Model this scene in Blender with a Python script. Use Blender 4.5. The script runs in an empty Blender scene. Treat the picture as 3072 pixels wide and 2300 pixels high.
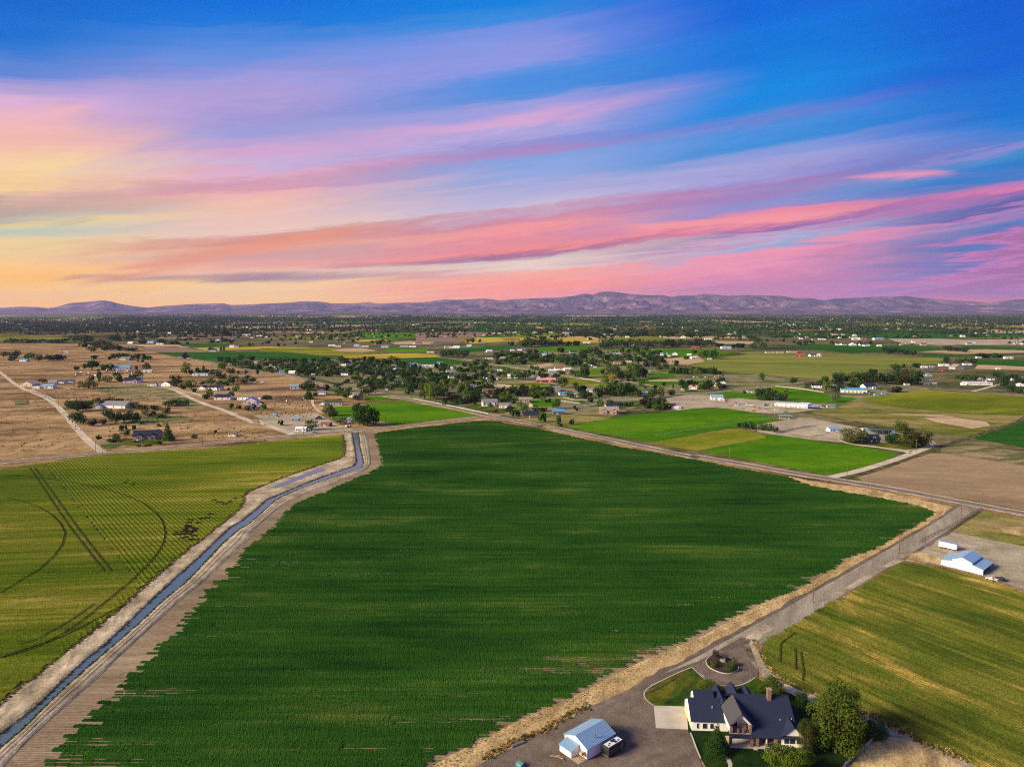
import bpy, bmesh, math, random
import numpy as np
from mathutils import Vector, Matrix, noise as mnoise
random.seed(7)
rng = np.random.default_rng(7)
SC = bpy.context.scene
COL = SC.collection

# ------------------------------------------------------------------ camera
H, F = 118.0, 2100.0                       # metres above the fields, focal length for a 3072 px wide frame
PITCH = math.atan((1150 - 928) / F)
CP, SP = math.cos(PITCH), math.sin(PITCH)
cam = bpy.data.cameras.new('camera')
cam.sensor_width = 36.0
cam.lens = 36.0 * F / 3072.0
cam.clip_start, cam.clip_end = 1.0, 200000.0
camo = bpy.data.objects.new('camera', cam)
COL.objects.link(camo)
camo.location = (0, 0, H)
camo.rotation_euler = (math.radians(90) - PITCH, 0, 0)
SC.camera = camo

# ------------------------------------------------------------------ light and exposure
EXPOSURE = 1.3
SKY_GAIN = 0.97 * 2 ** (-EXPOSURE)
SUN_AZ, SUN_EL = math.radians(-110), math.radians(25)     # low from the left
SC.view_settings.view_transform = 'Standard'
SC.view_settings.look = 'None'
SC.view_settings.exposure = EXPOSURE
SC.view_settings.gamma = 1.0
SC.view_settings.use_curve_mapping = False
sun = bpy.data.lights.new('sun', 'SUN')
sun.energy = 3.7
sun.angle = math.radians(20)
sun.color = (1.0, 0.83, 0.56)
suno = bpy.data.objects.new('sun', sun)
COL.objects.link(suno)
sdir = Vector((math.sin(SUN_AZ) * math.cos(SUN_EL), math.cos(SUN_AZ) * math.cos(SUN_EL), math.sin(SUN_EL)))
suno.rotation_euler = sdir.to_track_quat('Z', 'Y').to_euler()
SC.cycles.use_denoising = False
SC.cycles.use_adaptive_sampling = False
SC.cycles.filter_width = 1.1
SC.cycles.max_bounces = 5
SC.cycles.volume_bounces = 1
SC.cycles.caustics_reflective = False
SC.cycles.caustics_refractive = False


def lin(c):
    return tuple(((v / 255) / 12.92 if v <= 10 else ((v / 255 + .055) / 1.055) ** 2.4) for v in c)


class NT:
    """small helper to write node trees as expressions"""
    def __init__(s, nt):
        s.t = nt

    def n(s, kind, **kw):
        nd = s.t.nodes.new(kind)
        for k, v in kw.items():
            setattr(nd, k, v)
        return nd

    def put(s, sock, v):
        if v is None:
            return
        if hasattr(v, 'is_output'):
            s.t.links.new(v, sock)
        else:
            if sock.type == 'RGBA' and len(v) == 3:
                v = (*v, 1.0)
            sock.default_value = v

    def m(s, op, a, b=None, c=None, clamp=False):
        nd = s.n('ShaderNodeMath', operation=op, use_clamp=clamp)
        for i, v in enumerate((a, b, c)):
            s.put(nd.inputs[i], v)
        return nd.outputs[0]

    def mix(s, f, a, b, mode='MIX'):
        nd = s.n('ShaderNodeMix', data_type='RGBA', blend_type=mode)
        nd.clamp_factor = True
        s.put(nd.inputs[0], f)
        s.put(nd.inputs[6], a)
        s.put(nd.inputs[7], b)
        return nd.outputs[2]

    def ramp(s, f, stops, interp='LINEAR'):
        nd = s.n('ShaderNodeValToRGB')
        cr = nd.color_ramp
        cr.interpolation = interp
        while len(cr.elements) < len(stops):
            cr.elements.new(0.5)
        for e, (p, c) in zip(cr.elements, stops):
            e.position = p
            e.color = (*c, 1) if len(c) == 3 else c
        s.put(nd.inputs[0], f)
        return nd.outputs[0]

    def smooth(s, v, a, b, lo=0.0, hi=1.0):
        nd = s.n('ShaderNodeMapRange', interpolation_type='SMOOTHSTEP')
        for i, x in enumerate((v, a, b, lo, hi)):
            s.put(nd.inputs[i], x)
        return nd.outputs[0]

    def noise(s, vec, scale, detail=4, rough=.55, dist=0.0):
        nd = s.n('ShaderNodeTexNoise')
        s.put(nd.inputs['Vector'], vec)
        nd.inputs['Scale'].default_value = scale
        nd.inputs['Detail'].default_value = detail
        nd.inputs['Roughness'].default_value = rough
        nd.inputs['Distortion'].default_value = dist
        return nd.outputs[0]

    def comb(s, x, y, z=0.0):
        nd = s.n('ShaderNodeCombineXYZ')
        for i, v in enumerate((x, y, z)):
            s.put(nd.inputs[i], v)
        return nd.outputs[0]

    def sep(s, v):
        nd = s.n('ShaderNodeSeparateXYZ')
        s.put(nd.inputs[0], v)
        return nd.outputs


# ------------------------------------------------------------------ crops of the picture -> ground points
CR = {'D': (0, 0, 1.38879), 'a1': (0, 860, .36166), 'a2': (760, 860, .36166), 'a3': (1500, 860, .36166), 'a4': (2272, 860, .36166),
      'b1': (0, 1100, .36166), 'b2': (760, 1100, .36166), 'b3': (1500, 1100, .36166), 'b4': (2272, 1100, .36166),
      'c1': (480, 1040, .19892), 'c2': (900, 1040, .19892), 'c3': (1320, 1040, .19892), 'c4': (1740, 1040, .19892),
      'e1': (820, 1160, .19892), 'e2': (1240, 1160, .19892), 'e3': (1660, 1160, .19892), 'e4': (2080, 1160, .19892),
      'f1': (1900, 1900, .36166), 'f2': (1450, 2080, .31646), 'f3': (2300, 1900, .349), 'f4': (2500, 1450, .25859), 'f5': (0, 1350, .36166),
      'f6': (0, 1800, .45208), 'f7': (700, 1250, .36166), 'f8': (1900, 1250, .52984), 'g3': (1500, 1500, .5425), 'g4': (2500, 1040, .25859),
      'g5': (0, 1040, .217), 'g6': (1950, 2080, .22604), 'g7': (1660, 2140, .12658)}


def S(c, x, y):
    a, b, s = CR[c]
    return a + x * s, b + y * s


def G(px, py):
    """the ground point seen at a pixel of the 3072 px frame"""
    u, v = (px - 1536) / F, (1150 - py) / F
    t = -H / (-SP + v * CP)
    return Vector((u * t, (CP + v * SP) * t, 0))


def ppm(p):
    return F / (p.y * CP + H * SP)


def GC(c, x, y):
    return G(*S(c, x, y))


def P(*segs):
    """'b1 x y x y ...' strings -> list of ground points"""
    out = []
    for sg in segs:
        tk = sg.split()
        v = [float(t) for t in tk[1:]]
        out += [GC(tk[0], v[i], v[i + 1]) for i in range(0, len(v), 2)]
    return out


def sky_angles(x, y):
    px, py = x * 1.38879, y * 1.38879
    u, v = (px - 1536) / F, (1150 - py) / F
    d = Vector((u, CP + v * SP, -SP + v * CP)).normalized()
    return math.degrees(math.atan2(d.x, d.y)), math.degrees(math.asin(d.z))


# ------------------------------------------------------------------ sky: dusk gradient, cloud bands, a little Nishita
def build_sky():
    w = bpy.data.worlds.new('World')
    SC.world = w
    w.use_nodes = True
    nt = w.node_tree
    nt.nodes.clear()
    k = NT(nt)
    d = k.n('ShaderNodeTexCoord').outputs['Generated']
    x, y, z = k.sep(d)
    el = k.m('MULTIPLY', k.m('ARCSINE', z), 180 / math.pi)
    az = k.m('MULTIPLY', k.m('ARCTAN2', x, y), 180 / math.pi)
    # cloud plane coordinates: streets that run away to the sunset on the left
    zz = k.m('ADD', k.m('MAXIMUM', z, 0.0), 0.09)
    cu, cv = k.m('DIVIDE', x, zz), k.m('DIVIDE', y, zz)
    th = math.radians(-62)
    al = k.m('ADD', k.m('MULTIPLY', cu, math.sin(th)), k.m('MULTIPLY', cv, math.cos(th)))
    ac = k.m('SUBTRACT', k.m('MULTIPLY', cu, math.cos(th)), k.m('MULTIPLY', cv, math.sin(th)))
    n2 = k.noise(k.comb(k.m('MULTIPLY', al, .35), k.m('MULTIPLY', ac, 1.9), 3.7), 1.3, 5, .58, .4)
    fine = k.noise(k.comb(k.m('MULTIPLY', az, .045), k.m('MULTIPLY_ADD', az, -.07, k.m('MULTIPLY', el, .7)), 1.3), 1.5, 4, .6, .5)
    wob = k.m('MULTIPLY', k.m('SUBTRACT', n2, .5), k.smooth(el, 0.0, 9.0, .5, 1.9))
    wisp = k.noise(k.comb(k.m('MULTIPLY', az, .16), k.m('MULTIPLY_ADD', az, -.13, k.m('MULTIPLY', el, 1.15)), 7.1), 1.6, 7, .64, .9)
    dw = k.m('MULTIPLY_ADD', k.m('SUBTRACT', fine, .5), 1.7, wob)
    dw = k.m('MULTIPLY_ADD', k.m('SUBTRACT', wisp, .5), k.smooth(el, 0.0, 7.0, .4, 1.15), dw)
    ew = k.m('ADD', el, dw)
    # streak coordinate: bands climb to the right, less so near the horizon
    s = k.m('SUBTRACT', ew, k.m('MULTIPLY', k.m('MAXIMUM', k.m('MINIMUM', az, 60.0), -60.0), k.smooth(el, .4, 6.0, 0.0, .115)))
    f = k.m('DIVIDE', k.m('ADD', s, 6.0), 42.0)

    def scoord(xx, yy):
        A, e = sky_angles(xx, yy)
        t = min(1, max(0, (e - .4) / 5.6))
        return (e - A * .115 * t * t * (3 - 2 * t) + 6.0) / 42.0
    C = {0: '1325 276 206 66,1260 274 212 84,1200 268 200 82,1150 264 208 112,1100 248 210 145,1040 245 215 150,1000 190 205 185,965 235 215 150,940 190 195 180,900 190 170 150,870 205 175 150,830 225 190 160,800 250 210 150,740 252 215 160,680 252 210 165,620 248 190 175,500 240 185 195,430 225 180 215,370 185 165 215,325 145 150 216,280 88 134 214,215 40 122 214,140 8 114 212,0 0 106 208',
         553: '1325 274 208 92,1290 270 216 112,1230 260 218 145,1200 175 145 150,1170 245 190 160,1140 240 170 155,1110 215 165 160,1075 235 170 150,1050 220 150 135,1020 225 160 145,1000 240 205 190,940 243 200 185,880 245 195 175,840 245 185 180,815 225 160 175,780 215 160 180,740 230 175 200,700 205 180 215,660 215 170 210,620 185 165 215,560 160 160 220,500 165 155 215,420 180 160 215,350 165 160 220,300 135 150 222,220 100 145 225,150 70 135 222,100 15 120 222,0 0 112 222',
         1106: '1325 270 165 122,1240 268 160 132,1190 260 174 152,1150 240 215 200,1125 225 205 195,1105 165 110 150,1080 250 145 140,1050 235 145 155,1000 250 155 155,960 215 145 165,930 205 165 190,900 200 190 220,840 185 180 220,780 150 170 225,700 130 165 225,665 170 140 200,640 150 150 215,580 180 170 225,530 215 170 215,480 160 160 225,420 75 145 225,340 70 145 228,250 120 150 230,120 120 150 230,60 50 140 225,0 0 130 225',
         1659: '1325 232 128 146,1250 204 130 172,1200 225 140 175,1150 240 150 180,1080 245 155 180,1060 150 170 215,1040 180 180 215,1020 200 150 190,1000 140 115 180,985 170 110 165,960 235 135 160,930 240 145 165,910 170 140 200,880 140 150 210,840 150 140 200,810 165 130 190,770 160 150 210,720 165 165 222,660 130 155 220,620 60 145 220,560 70 145 225,510 110 135 215,460 20 140 225,400 0 138 228,200 0 120 222,0 0 105 220',
         2212: '1325 222 124 136,1230 165 110 165,1180 150 110 175,1130 200 125 180,1060 215 135 180,1010 205 125 185,985 120 120 190,960 80 120 185,930 110 130 190,900 190 125 185,880 75 95 170,840 160 105 175,815 225 125 175,795 190 125 185,760 70 125 200,700 20 125 205,655 60 140 205,630 140 140 210,600 70 130 210,560 0 125 215,400 0 115 215,200 0 100 215,0 0 95 212'}
    xs = sorted(C)
    cols = []
    for xx in xs:
        st = []
        for tok in C[xx].split(','):
            v = [float(q) for q in tok.split()]
            st.append((scoord(xx, v[0] / 2), lin(v[1:])))
        st.append((.86, lin((60, 110, 200))))
        st.append((1.0, lin((120, 132, 195))))
        cols.append(k.ramp(f, st, 'EASE'))
    azs = [sky_angles(q, 450)[0] for q in xs]
    azw = k.m('MULTIPLY_ADD', k.m('SUBTRACT', n2, .5), 16.0, az)
    sky = cols[0]
    for i in range(1, 5):
        sky = k.mix(k.smooth(azw, azs[i - 1], azs[i]), sky, cols[i])
    B = [((-60, 455), (50, 452), (150, 462), 20, (184, 164, 154), .8, -260, 185, 70),
         ((260, 590), (480, 548), (730, 508), 13, (240, 154, 118), .75, 200, 760, 110),
         ((90, 602), (220, 597), (340, 600), 5, (216, 156, 126), .7, 70, 380, 70),
         ((380, 611), (480, 606), (610, 602), 4, (178, 132, 138), .8, 350, 660, 60),
         ((1300, 492), (1600, 480), (1800, 462), 8, (255, 162, 165), .7, 1280, 1830, 90),
         ((1800, 392), (1900, 383), (2010, 374), 7, (242, 152, 186), .85, 1780, 2040, 60),
         ((0, 262), (600, 190), (1250, 92), 40, (172, 160, 226), .35, 60, 1330, 120)]
    for p0, p1, p2, hw, c, op, x0, x1, soft in B:
        A = np.array([sky_angles(*q) for q in (p0, p1, p2)])
        q2, q1, q0 = (float(q) for q in np.polyfit(A[:, 0], A[:, 1], 2))
        ctr = k.m('MULTIPLY_ADD', k.m('MULTIPLY_ADD', az, q2, q1), az, q0)
        hwd = hw * .0379
        dist = k.m('ABSOLUTE', k.m('SUBTRACT', k.m('MULTIPLY_ADD', dw, min(1.0, .25 + hwd * .6), el), ctr))
        a = k.smooth(dist, hwd * 1.6, hwd * .1, 0.0, op)
        a0, a1, sd = sky_angles(x0, 500)[0], sky_angles(x1, 500)[0], soft * .0379
        half = (a1 - a0) / 2
        a = k.m('MULTIPLY', a, k.smooth(k.m('ABSOLUTE', k.m('SUBTRACT', azw, (a0 + a1) / 2)), half, half - sd))
        sky = k.mix(a, sky, lin(c))
    lum = k.smooth(wisp, .25, .75, .96, 1.04)
    sky = k.mix(1.0, sky, k.comb(lum, lum, lum), 'MULTIPLY')
    nis = k.n('ShaderNodeTexSky', sky_type='NISHITA')
    nis.sun_disc = False
    nis.sun_elevation = SUN_EL
    nis.sun_rotation = -SUN_AZ
    bg1 = k.n('ShaderNodeBackground')
    k.put(bg1.inputs[0], sky)
    bg1.inputs[1].default_value = SKY_GAIN
    bg2 = k.n('ShaderNodeBackground')
    k.put(bg2.inputs[0], nis.outputs[0])
    bg2.inputs[1].default_value = 0.00015
    ad = k.n('ShaderNodeAddShader')
    nt.links.new(bg1.outputs[0], ad.inputs[0])
    nt.links.new(bg2.outputs[0], ad.inputs[1])
    out = k.n('ShaderNodeOutputWorld')
    nt.links.new(ad.outputs[0], out.inputs[0])


build_sky()

# ------------------------------------------------------------------ materials
MATS = {}
NEUTRAL = ('bank_dirt', 'yard_dust', 'gravel_road', 'gravel_yard', 'shoulder', 'lane_gravel', 'soil_tilled', 'field_fallow', 'concrete', 'asphalt')


def new_mat(name, rough=.9, spec=.2):
    m = bpy.data.materials.new(name)
    m.use_nodes = True
    b = m.node_tree.nodes['Principled BSDF']
    b.inputs['Roughness'].default_value = rough
    b.inputs['Specular IOR Level'].default_value = spec
    MATS[name] = m
    return m, NT(m.node_tree), b


def ground_mat(name, cols, big=.02, small=1.2, angle=0.0, stretch=1.0, stripe=None, amp=.35, bump=.4, rough=.95, big_d=5, pos=None, fine_stretch=None):
    """patches of several colours, fine grain, optional crop rows"""
    m, k, b = new_mat(name, rough, 0.0)
    g = k.n('ShaderNodeNewGeometry').outputs['Position']
    mp = k.n('ShaderNodeMapping')
    k.put(mp.inputs['Vector'], g)
    mp.inputs['Rotation'].default_value = (0, 0, -angle)
    x, y, z = k.sep(mp.outputs[0])
    sv = k.comb(k.m('DIVIDE', x, stretch), y, 0.0)
    nb = k.noise(sv, big, big_d, .62, .4)
    if name in NEUTRAL:
        cols = [(c[0] * 1.0, c[1] * .99, c[2] * .86) for c in cols]
    n = len(cols)
    ps = pos or [.34 + .32 * i / max(1, n - 1) for i in range(n)]
    col = k.ramp(nb, list(zip(ps, cols)))
    fs = fine_stretch if fine_stretch is not None else max(1.0, stretch * .4)
    ns = k.noise(k.comb(k.m('DIVIDE', x, fs), y, 0.0), small, 5, .7)
    nm = k.noise(k.comb(k.m('DIVIDE', x, fs), y, 4.0), small * .14, 4, .65)
    fac = k.m('MULTIPLY', k.smooth(ns, .3, .7, 1 - amp, 1 + amp), k.smooth(nm, .3, .7, 1 - amp * .6, 1 + amp * .6))
    if stripe:
        per, wid, dark = stripe
        wv = k.m('PINGPONG', k.m('ADD', y, k.m('MULTIPLY', nm, .8)), per / 2)
        line = k.smooth(wv, wid * .5, wid, dark, 1.0)
        fac = k.m('MULTIPLY', fac, line)
    col = k.mix(1.0, col, k.comb(fac, fac, fac), 'MULTIPLY')
    k.put(b.inputs['Base Color'], col)
    if bump:
        bp = k.n('ShaderNodeBump')
        bp.inputs['Strength'].default_value = bump
        bp.inputs['Distance'].default_value = .25
        k.put(bp.inputs['Height'], ns)
        k.put(b.inputs['Normal'], bp.outputs[0])
    return m


def plain_mat(name, c, rough=.7, spec=.3, var=.12, scale=1.5, metal=0.0, rand=0.0):
    m, k, b = new_mat(name, rough, spec)
    tc = k.n('ShaderNodeTexCoord').outputs['Object']
    n = k.noise(tc, scale, 5, .65)
    f = k.smooth(n, .3, .7, 1 - var, 1 + var)
    if rand:
        r = k.n('ShaderNodeObjectInfo').outputs['Random']
        f = k.m('MULTIPLY', f, k.m('ADD', k.m('MULTIPLY', r, 2 * rand), 1 - rand))
    k.put(b.inputs['Base Color'], k.mix(1.0, c, k.comb(f, f, f), 'MULTIPLY'))
    b.inputs['Metallic'].default_value = metal
    return m


def leaf_mat(name, c, c2=None, var=.45):
    m, k, b = new_mat(name, .7, .08)
    c2 = c2 or tuple(v * 1.7 for v in c)
    tc = k.n('ShaderNodeTexCoord').outputs['Object']
    n = k.noise(tc, 3.2, 4, .7)
    n2 = k.noise(tc, 17.0, 2, .7)
    r = k.n('ShaderNodeObjectInfo').outputs['Random']
    f = k.m('ADD', k.m('MULTIPLY', n, .75), k.m('MULTIPLY', n2, .35))
    col = k.mix(k.smooth(f, .38, .72), c, c2)
    v = k.m('ADD', k.m('MULTIPLY', r, 2 * var), 1 - var)
    col = k.mix(1.0, col, k.comb(v, v, v), 'MULTIPLY')
    k.put(b.inputs['Base Color'], col)
    tr = k.n('ShaderNodeBsdfTranslucent')
    k.put(tr.inputs[0], col)
    mx = k.n('ShaderNodeMixShader')
    mx.inputs[0].default_value = .28
    m.node_tree.links.new(b.outputs[0], mx.inputs[1])
    m.node_tree.links.new(tr.outputs[0], mx.inputs[2])
    m.node_tree.links.new(mx.outputs[0], m.node_tree.nodes['Material Output'].inputs[0])
    return m


def crop_mat(name, cols, angle, stretch, big, row_var=.3):
    """plants: colour drifts in long patches along the rows"""
    m, k, b = new_mat(name, .8, 0.0)
    g = k.n('ShaderNodeNewGeometry').outputs['Position']
    mp = k.n('ShaderNodeMapping')
    k.put(mp.inputs['Vector'], g)
    mp.inputs['Rotation'].default_value = (0, 0, -angle)
    x, y, z = k.sep(mp.outputs[0])
    nb = k.noise(k.comb(k.m('DIVIDE', x, stretch), y, 0.0), big, 6, .66, .3)
    nr = k.noise(k.comb(k.m('DIVIDE', x, 30.0), y, 2.0), .35, 4, .7)
    ns = k.noise(k.comb(x, y, k.m('MULTIPLY', z, 2.0)), 2.3, 3, .75)
    n = len(cols)
    col = k.ramp(k.m('ADD', k.m('MULTIPLY', nb, .82), k.m('MULTIPLY', nr, .18)), [(.36 + .3 * i / max(1, n - 1), c) for i, c in enumerate(cols)])
    f = k.m('MULTIPLY', k.smooth(nr, .3, .7, 1 - row_var, 1 + row_var), k.smooth(ns, .3, .7, .6, 1.4))
    col = k.mix(1.0, col, k.comb(f, f, f), 'MULTIPLY')
    k.put(b.inputs['Base Color'], col)
    return m


# ------------------------------------------------------------------ mesh helpers
def mesh_obj(name, verts, faces, mat, parent=None, mat_ids=None, smooth=False):
    me = bpy.data.meshes.new(name)
    me.from_pydata([tuple(v) for v in verts], [], faces)
    for mm in (mat if isinstance(mat, (list, tuple)) else [mat]):
        me.materials.append(MATS[mm])
    if mat_ids is not None:
        me.polygons.foreach_set('material_index', mat_ids)
    if smooth:
        me.polygons.foreach_set('use_smooth', [True] * len(me.polygons))
    o = bpy.data.objects.new(name, me)
    COL.objects.link(o)
    if parent:
        o.parent = parent
    return o


class MB:
    """collects simple solids into one mesh"""
    def __init__(s):
        s.v, s.f = [], []

    def add(s, vs, fs):
        b = len(s.v)
        s.v += [tuple(v) for v in vs]
        s.f += [tuple(i + b for i in f) for f in fs]
        return s

    def box(s, x0, x1, y0, y1, z0, z1):
        vs = [(x0, y0, z0), (x1, y0, z0), (x1, y1, z0), (x0, y1, z0), (x0, y0, z1), (x1, y0, z1), (x1, y1, z1), (x0, y1, z1)]
        return s.add(vs, [(0, 3, 2, 1), (4, 5, 6, 7), (0, 1, 5, 4), (1, 2, 6, 5), (2, 3, 7, 6), (3, 0, 4, 7)])

    def tube(s, a, b, r0, r1=None, n=6):
        a, b = Vector(a), Vector(b)
        r1 = r0 if r1 is None else r1
        d = (b - a).normalized()
        u = d.orthogonal().normalized()
        w = d.cross(u)
        vs = []
        for p, r in ((a, r0), (b, r1)):
            for i in range(n):
                t = 2 * math.pi * i / n
                vs.append(p + (u * math.cos(t) + w * math.sin(t)) * r)
        fs = [(i, (i + 1) % n, n + (i + 1) % n, n + i) for i in range(n)] + [tuple(range(n))[::-1], tuple(range(n, 2 * n))]
        return s.add(vs, fs)

    def slab(s, q, t):
        """a sheet given by 4 corners (counter-clockwise from above), thickened downwards"""
        q = [Vector(p) for p in q]
        lo = [p - Vector((0, 0, t)) for p in q]
        return s.add(q + lo, [(0, 1, 2, 3), (7, 6, 5, 4), (0, 4, 5, 1), (1, 5, 6, 2), (2, 6, 7, 3), (3, 7, 4, 0)])

    def prism(s, prof, a, b):
        """profile of points extruded from offset a to offset b (vectors)"""
        n = len(prof)
        a, b = Vector(a), Vector(b)
        vs = [Vector(p) + a for p in prof] + [Vector(p) + b for p in prof]
        fs = [tuple(range(n)), tuple(range(2 * n - 1, n - 1, -1))] + [(i, n + i, n + (i + 1) % n, (i + 1) % n) for i in range(n)]
        return s.add(vs, fs)

    def build(s, name, mat, parent=None, smooth=False):
        o = mesh_obj(name, s.v, s.f, mat, parent, None, smooth)
        return o


def fix_normals(o):
    bm = bmesh.new()
    bm.from_mesh(o.data)
    bmesh.ops.recalc_face_normals(bm, faces=bm.faces)
    bm.to_mesh(o.data)
    bm.free()
    return o


def tag(o, label=None, cat=None, group=None, kind=None):
    if label:
        o['label'] = label
    if cat:
        o['category'] = cat
    if group:
        o['group'] = group
    if kind:
        o['kind'] = kind
    return o


def empty(name, loc, rz=0.0, scale=(1, 1, 1)):
    o = bpy.data.objects.new(name, None)
    o.empty_display_size = .5
    COL.objects.link(o)
    o.location = loc
    o.rotation_euler = (0, 0, rz)
    o.scale = scale
    return o


PENDING = []                                    # (object, label stem, x) : resolved into unique labels at the end


def later(o, stem, cat, x, group=None):
    tag(o, stem, cat, group)
    PENDING.append((o, stem, x))
    return o


def lz(lvl, y):
    """height of sheet number lvl: a few cm apart close by, wider apart far away"""
    return lvl * (.022 + 1.5e-5 * max(0.0, y))


def sheet(name, pts, mat, lvl, label=None, kind='structure', parent=None):
    pts = [Vector(p) for p in pts]
    a = sum(pts[i].x * pts[(i + 1) % len(pts)].y - pts[(i + 1) % len(pts)].x * pts[i].y for i in range(len(pts)))
    if a < 0:
        pts.reverse()
    o = mesh_obj(name, [(p.x, p.y, lz(lvl, p.y)) for p in pts], [tuple(range(len(pts)))], mat, parent)
    return tag(o, label, None, None, kind if parent is None else None)


def resample(pts, n=None, step=None):
    pts = [Vector(p) for p in pts]
    L = [0.0]
    for a, b in zip(pts, pts[1:]):
        L.append(L[-1] + (b - a).length)
    n = n or max(2, int(L[-1] / step) + 1)
    out = []
    j = 0
    for i in range(n):
        t = L[-1] * i / (n - 1)
        while j < len(L) - 2 and L[j + 1] < t:
            j += 1
        f = (t - L[j]) / max(1e-6, L[j + 1] - L[j])
        out.append(pts[j].lerp(pts[j + 1], min(1, max(0, f))))
    return out


def soften(pts, it=2):
    pts = [Vector(p) for p in pts]
    for _ in range(it):
        new = [pts[0]]
        for a, b in zip(pts, pts[1:]):
            new += [a.lerp(b, .25), a.lerp(b, .75)]
        new.append(pts[-1])
        pts = new
    return pts


def ribbon(name, pts, width, mat, lvl, label=None, parent=None, wob=0.0, it=2, z=None):
    pts = soften(pts, it) if it else [Vector(p) for p in pts]
    vs, fs = [], []
    for i, p in enumerate(pts):
        a, b = pts[max(0, i - 1)], pts[min(len(pts) - 1, i + 1)]
        d = (b - a).normalized()
        nrm = Vector((-d.y, d.x, 0))
        w0 = width * .5 * (1 + wob * (random.random() - .5))
        w1 = width * .5 * (1 + wob * (random.random() - .5))
        for q in (p + nrm * w0, p - nrm * w1):
            vs.append((q.x, q.y, lz(lvl, q.y) if z is None else z))
    for i in range(len(pts) - 1):
        fs.append((2 * i, 2 * i + 1, 2 * i + 3, 2 * i + 2))
    o = mesh_obj(name, vs, fs, mat, parent)
    return tag(o, label, None, None, 'structure' if parent is None else None)


def inside(poly, X, Y):
    x, y = np.asarray([p[0] for p in poly]), np.asarray([p[1] for p in poly])
    r = np.zeros(len(X), bool)
    j = len(poly) - 1
    for i in range(len(poly)):
        c = ((y[i] > Y) != (y[j] > Y)) & (X < (x[j] - x[i]) * (Y - y[i]) / (y[j] - y[i] + 1e-12) + x[i])
        r ^= c
        j = i
    return r


def scatter(name, pts, variants, rots, scales, label, zs=None, kind='stuff', vid=None):
    """many small alike pieces nobody could count: one object, instanced on points"""
    n = len(pts)
    me = bpy.data.meshes.new(name)
    me.vertices.add(n)
    co = np.zeros((n, 3), np.float32)
    co[:, :2] = np.asarray(pts)[:, :2]
    if zs is not None:
        co[:, 2] = zs
    me.vertices.foreach_set('co', co.ravel())
    vid = rng.integers(0, len(variants), n) if vid is None else vid
    for nm, ty, dat in (('rot', 'FLOAT', np.asarray(rots, np.float32)), ('vid', 'INT', vid.astype(np.int32))):
        at = me.attributes.new(nm, ty, 'POINT')
        at.data.foreach_set('value', dat)
    at = me.attributes.new('scl', 'FLOAT_VECTOR', 'POINT')
    sc = np.asarray(scales, np.float32)
    if sc.ndim == 1:
        sc = np.repeat(sc[:, None], 3, 1)
    at.data.foreach_set('vector', sc.ravel())
    o = bpy.data.objects.new(name, me)
    COL.objects.link(o)
    ng = bpy.data.node_groups.new(name + '_nodes', 'GeometryNodeTree')
    ng.interface.new_socket('Geometry', in_out='INPUT', socket_type='NodeSocketGeometry')
    ng.interface.new_socket('Geometry', in_out='OUTPUT', socket_type='NodeSocketGeometry')
    N, Lk = ng.nodes, ng.links
    gi, go = N.new('NodeGroupInput'), N.new('NodeGroupOutput')
    g2i = N.new('GeometryNodeGeometryToInstance')
    for v in reversed(variants):
        oi = N.new('GeometryNodeObjectInfo')
        oi.inputs['Object'].default_value = v
        oi.inputs['As Instance'].default_value = True
        Lk.new(oi.outputs['Geometry'], g2i.inputs[0])
    iop = N.new('GeometryNodeInstanceOnPoints')
    iop.inputs['Pick Instance'].default_value = True

    def attr(nm, ty):
        a = N.new('GeometryNodeInputNamedAttribute')
        a.data_type = ty
        a.inputs['Name'].default_value = nm
        return a.outputs['Attribute']
    cx = N.new('ShaderNodeCombineXYZ')
    Lk.new(attr('rot', 'FLOAT'), cx.inputs[2])
    e2r = N.new('FunctionNodeEulerToRotation')
    Lk.new(cx.outputs[0], e2r.inputs[0])
    if len(variants) > 1:
        # join several object-info instances into one pick list
        Lk.remove(g2i.inputs[0].links[0])
        for l in list(g2i.inputs[0].links):
            Lk.remove(l)
        jn = N.new('GeometryNodeJoinGeometry')
        for nd in [q for q in N if q.bl_idname == 'GeometryNodeObjectInfo']:
            Lk.new(nd.outputs['Geometry'], jn.inputs[0])
        Lk.new(jn.outputs[0], iop.inputs['Instance'])
        N.remove(g2i)
    else:
        oi = [q for q in N if q.bl_idname == 'GeometryNodeObjectInfo'][0]
        Lk.new(oi.outputs['Geometry'], iop.inputs['Instance'])
        N.remove(g2i)
    Lk.new(gi.outputs[0], iop.inputs['Points'])
    Lk.new(attr('vid', 'INT'), iop.inputs['Instance Index'])
    Lk.new(e2r.outputs[0], iop.inputs['Rotation'])
    Lk.new(attr('scl', 'FLOAT_VECTOR'), iop.inputs['Scale'])
    Lk.new(iop.outputs[0], go.inputs[0])
    md = o.modifiers.new('scatter', 'NODES')
    md.node_group = ng
    return tag(o, label, None, None, kind)


def proto(name, verts, faces, mat, mat_ids=None):
    """mesh used only by scatter(); never linked into the scene"""
    o = mesh_obj(name, verts, faces, mat, None, mat_ids)
    COL.objects.unlink(o)
    return o


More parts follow.
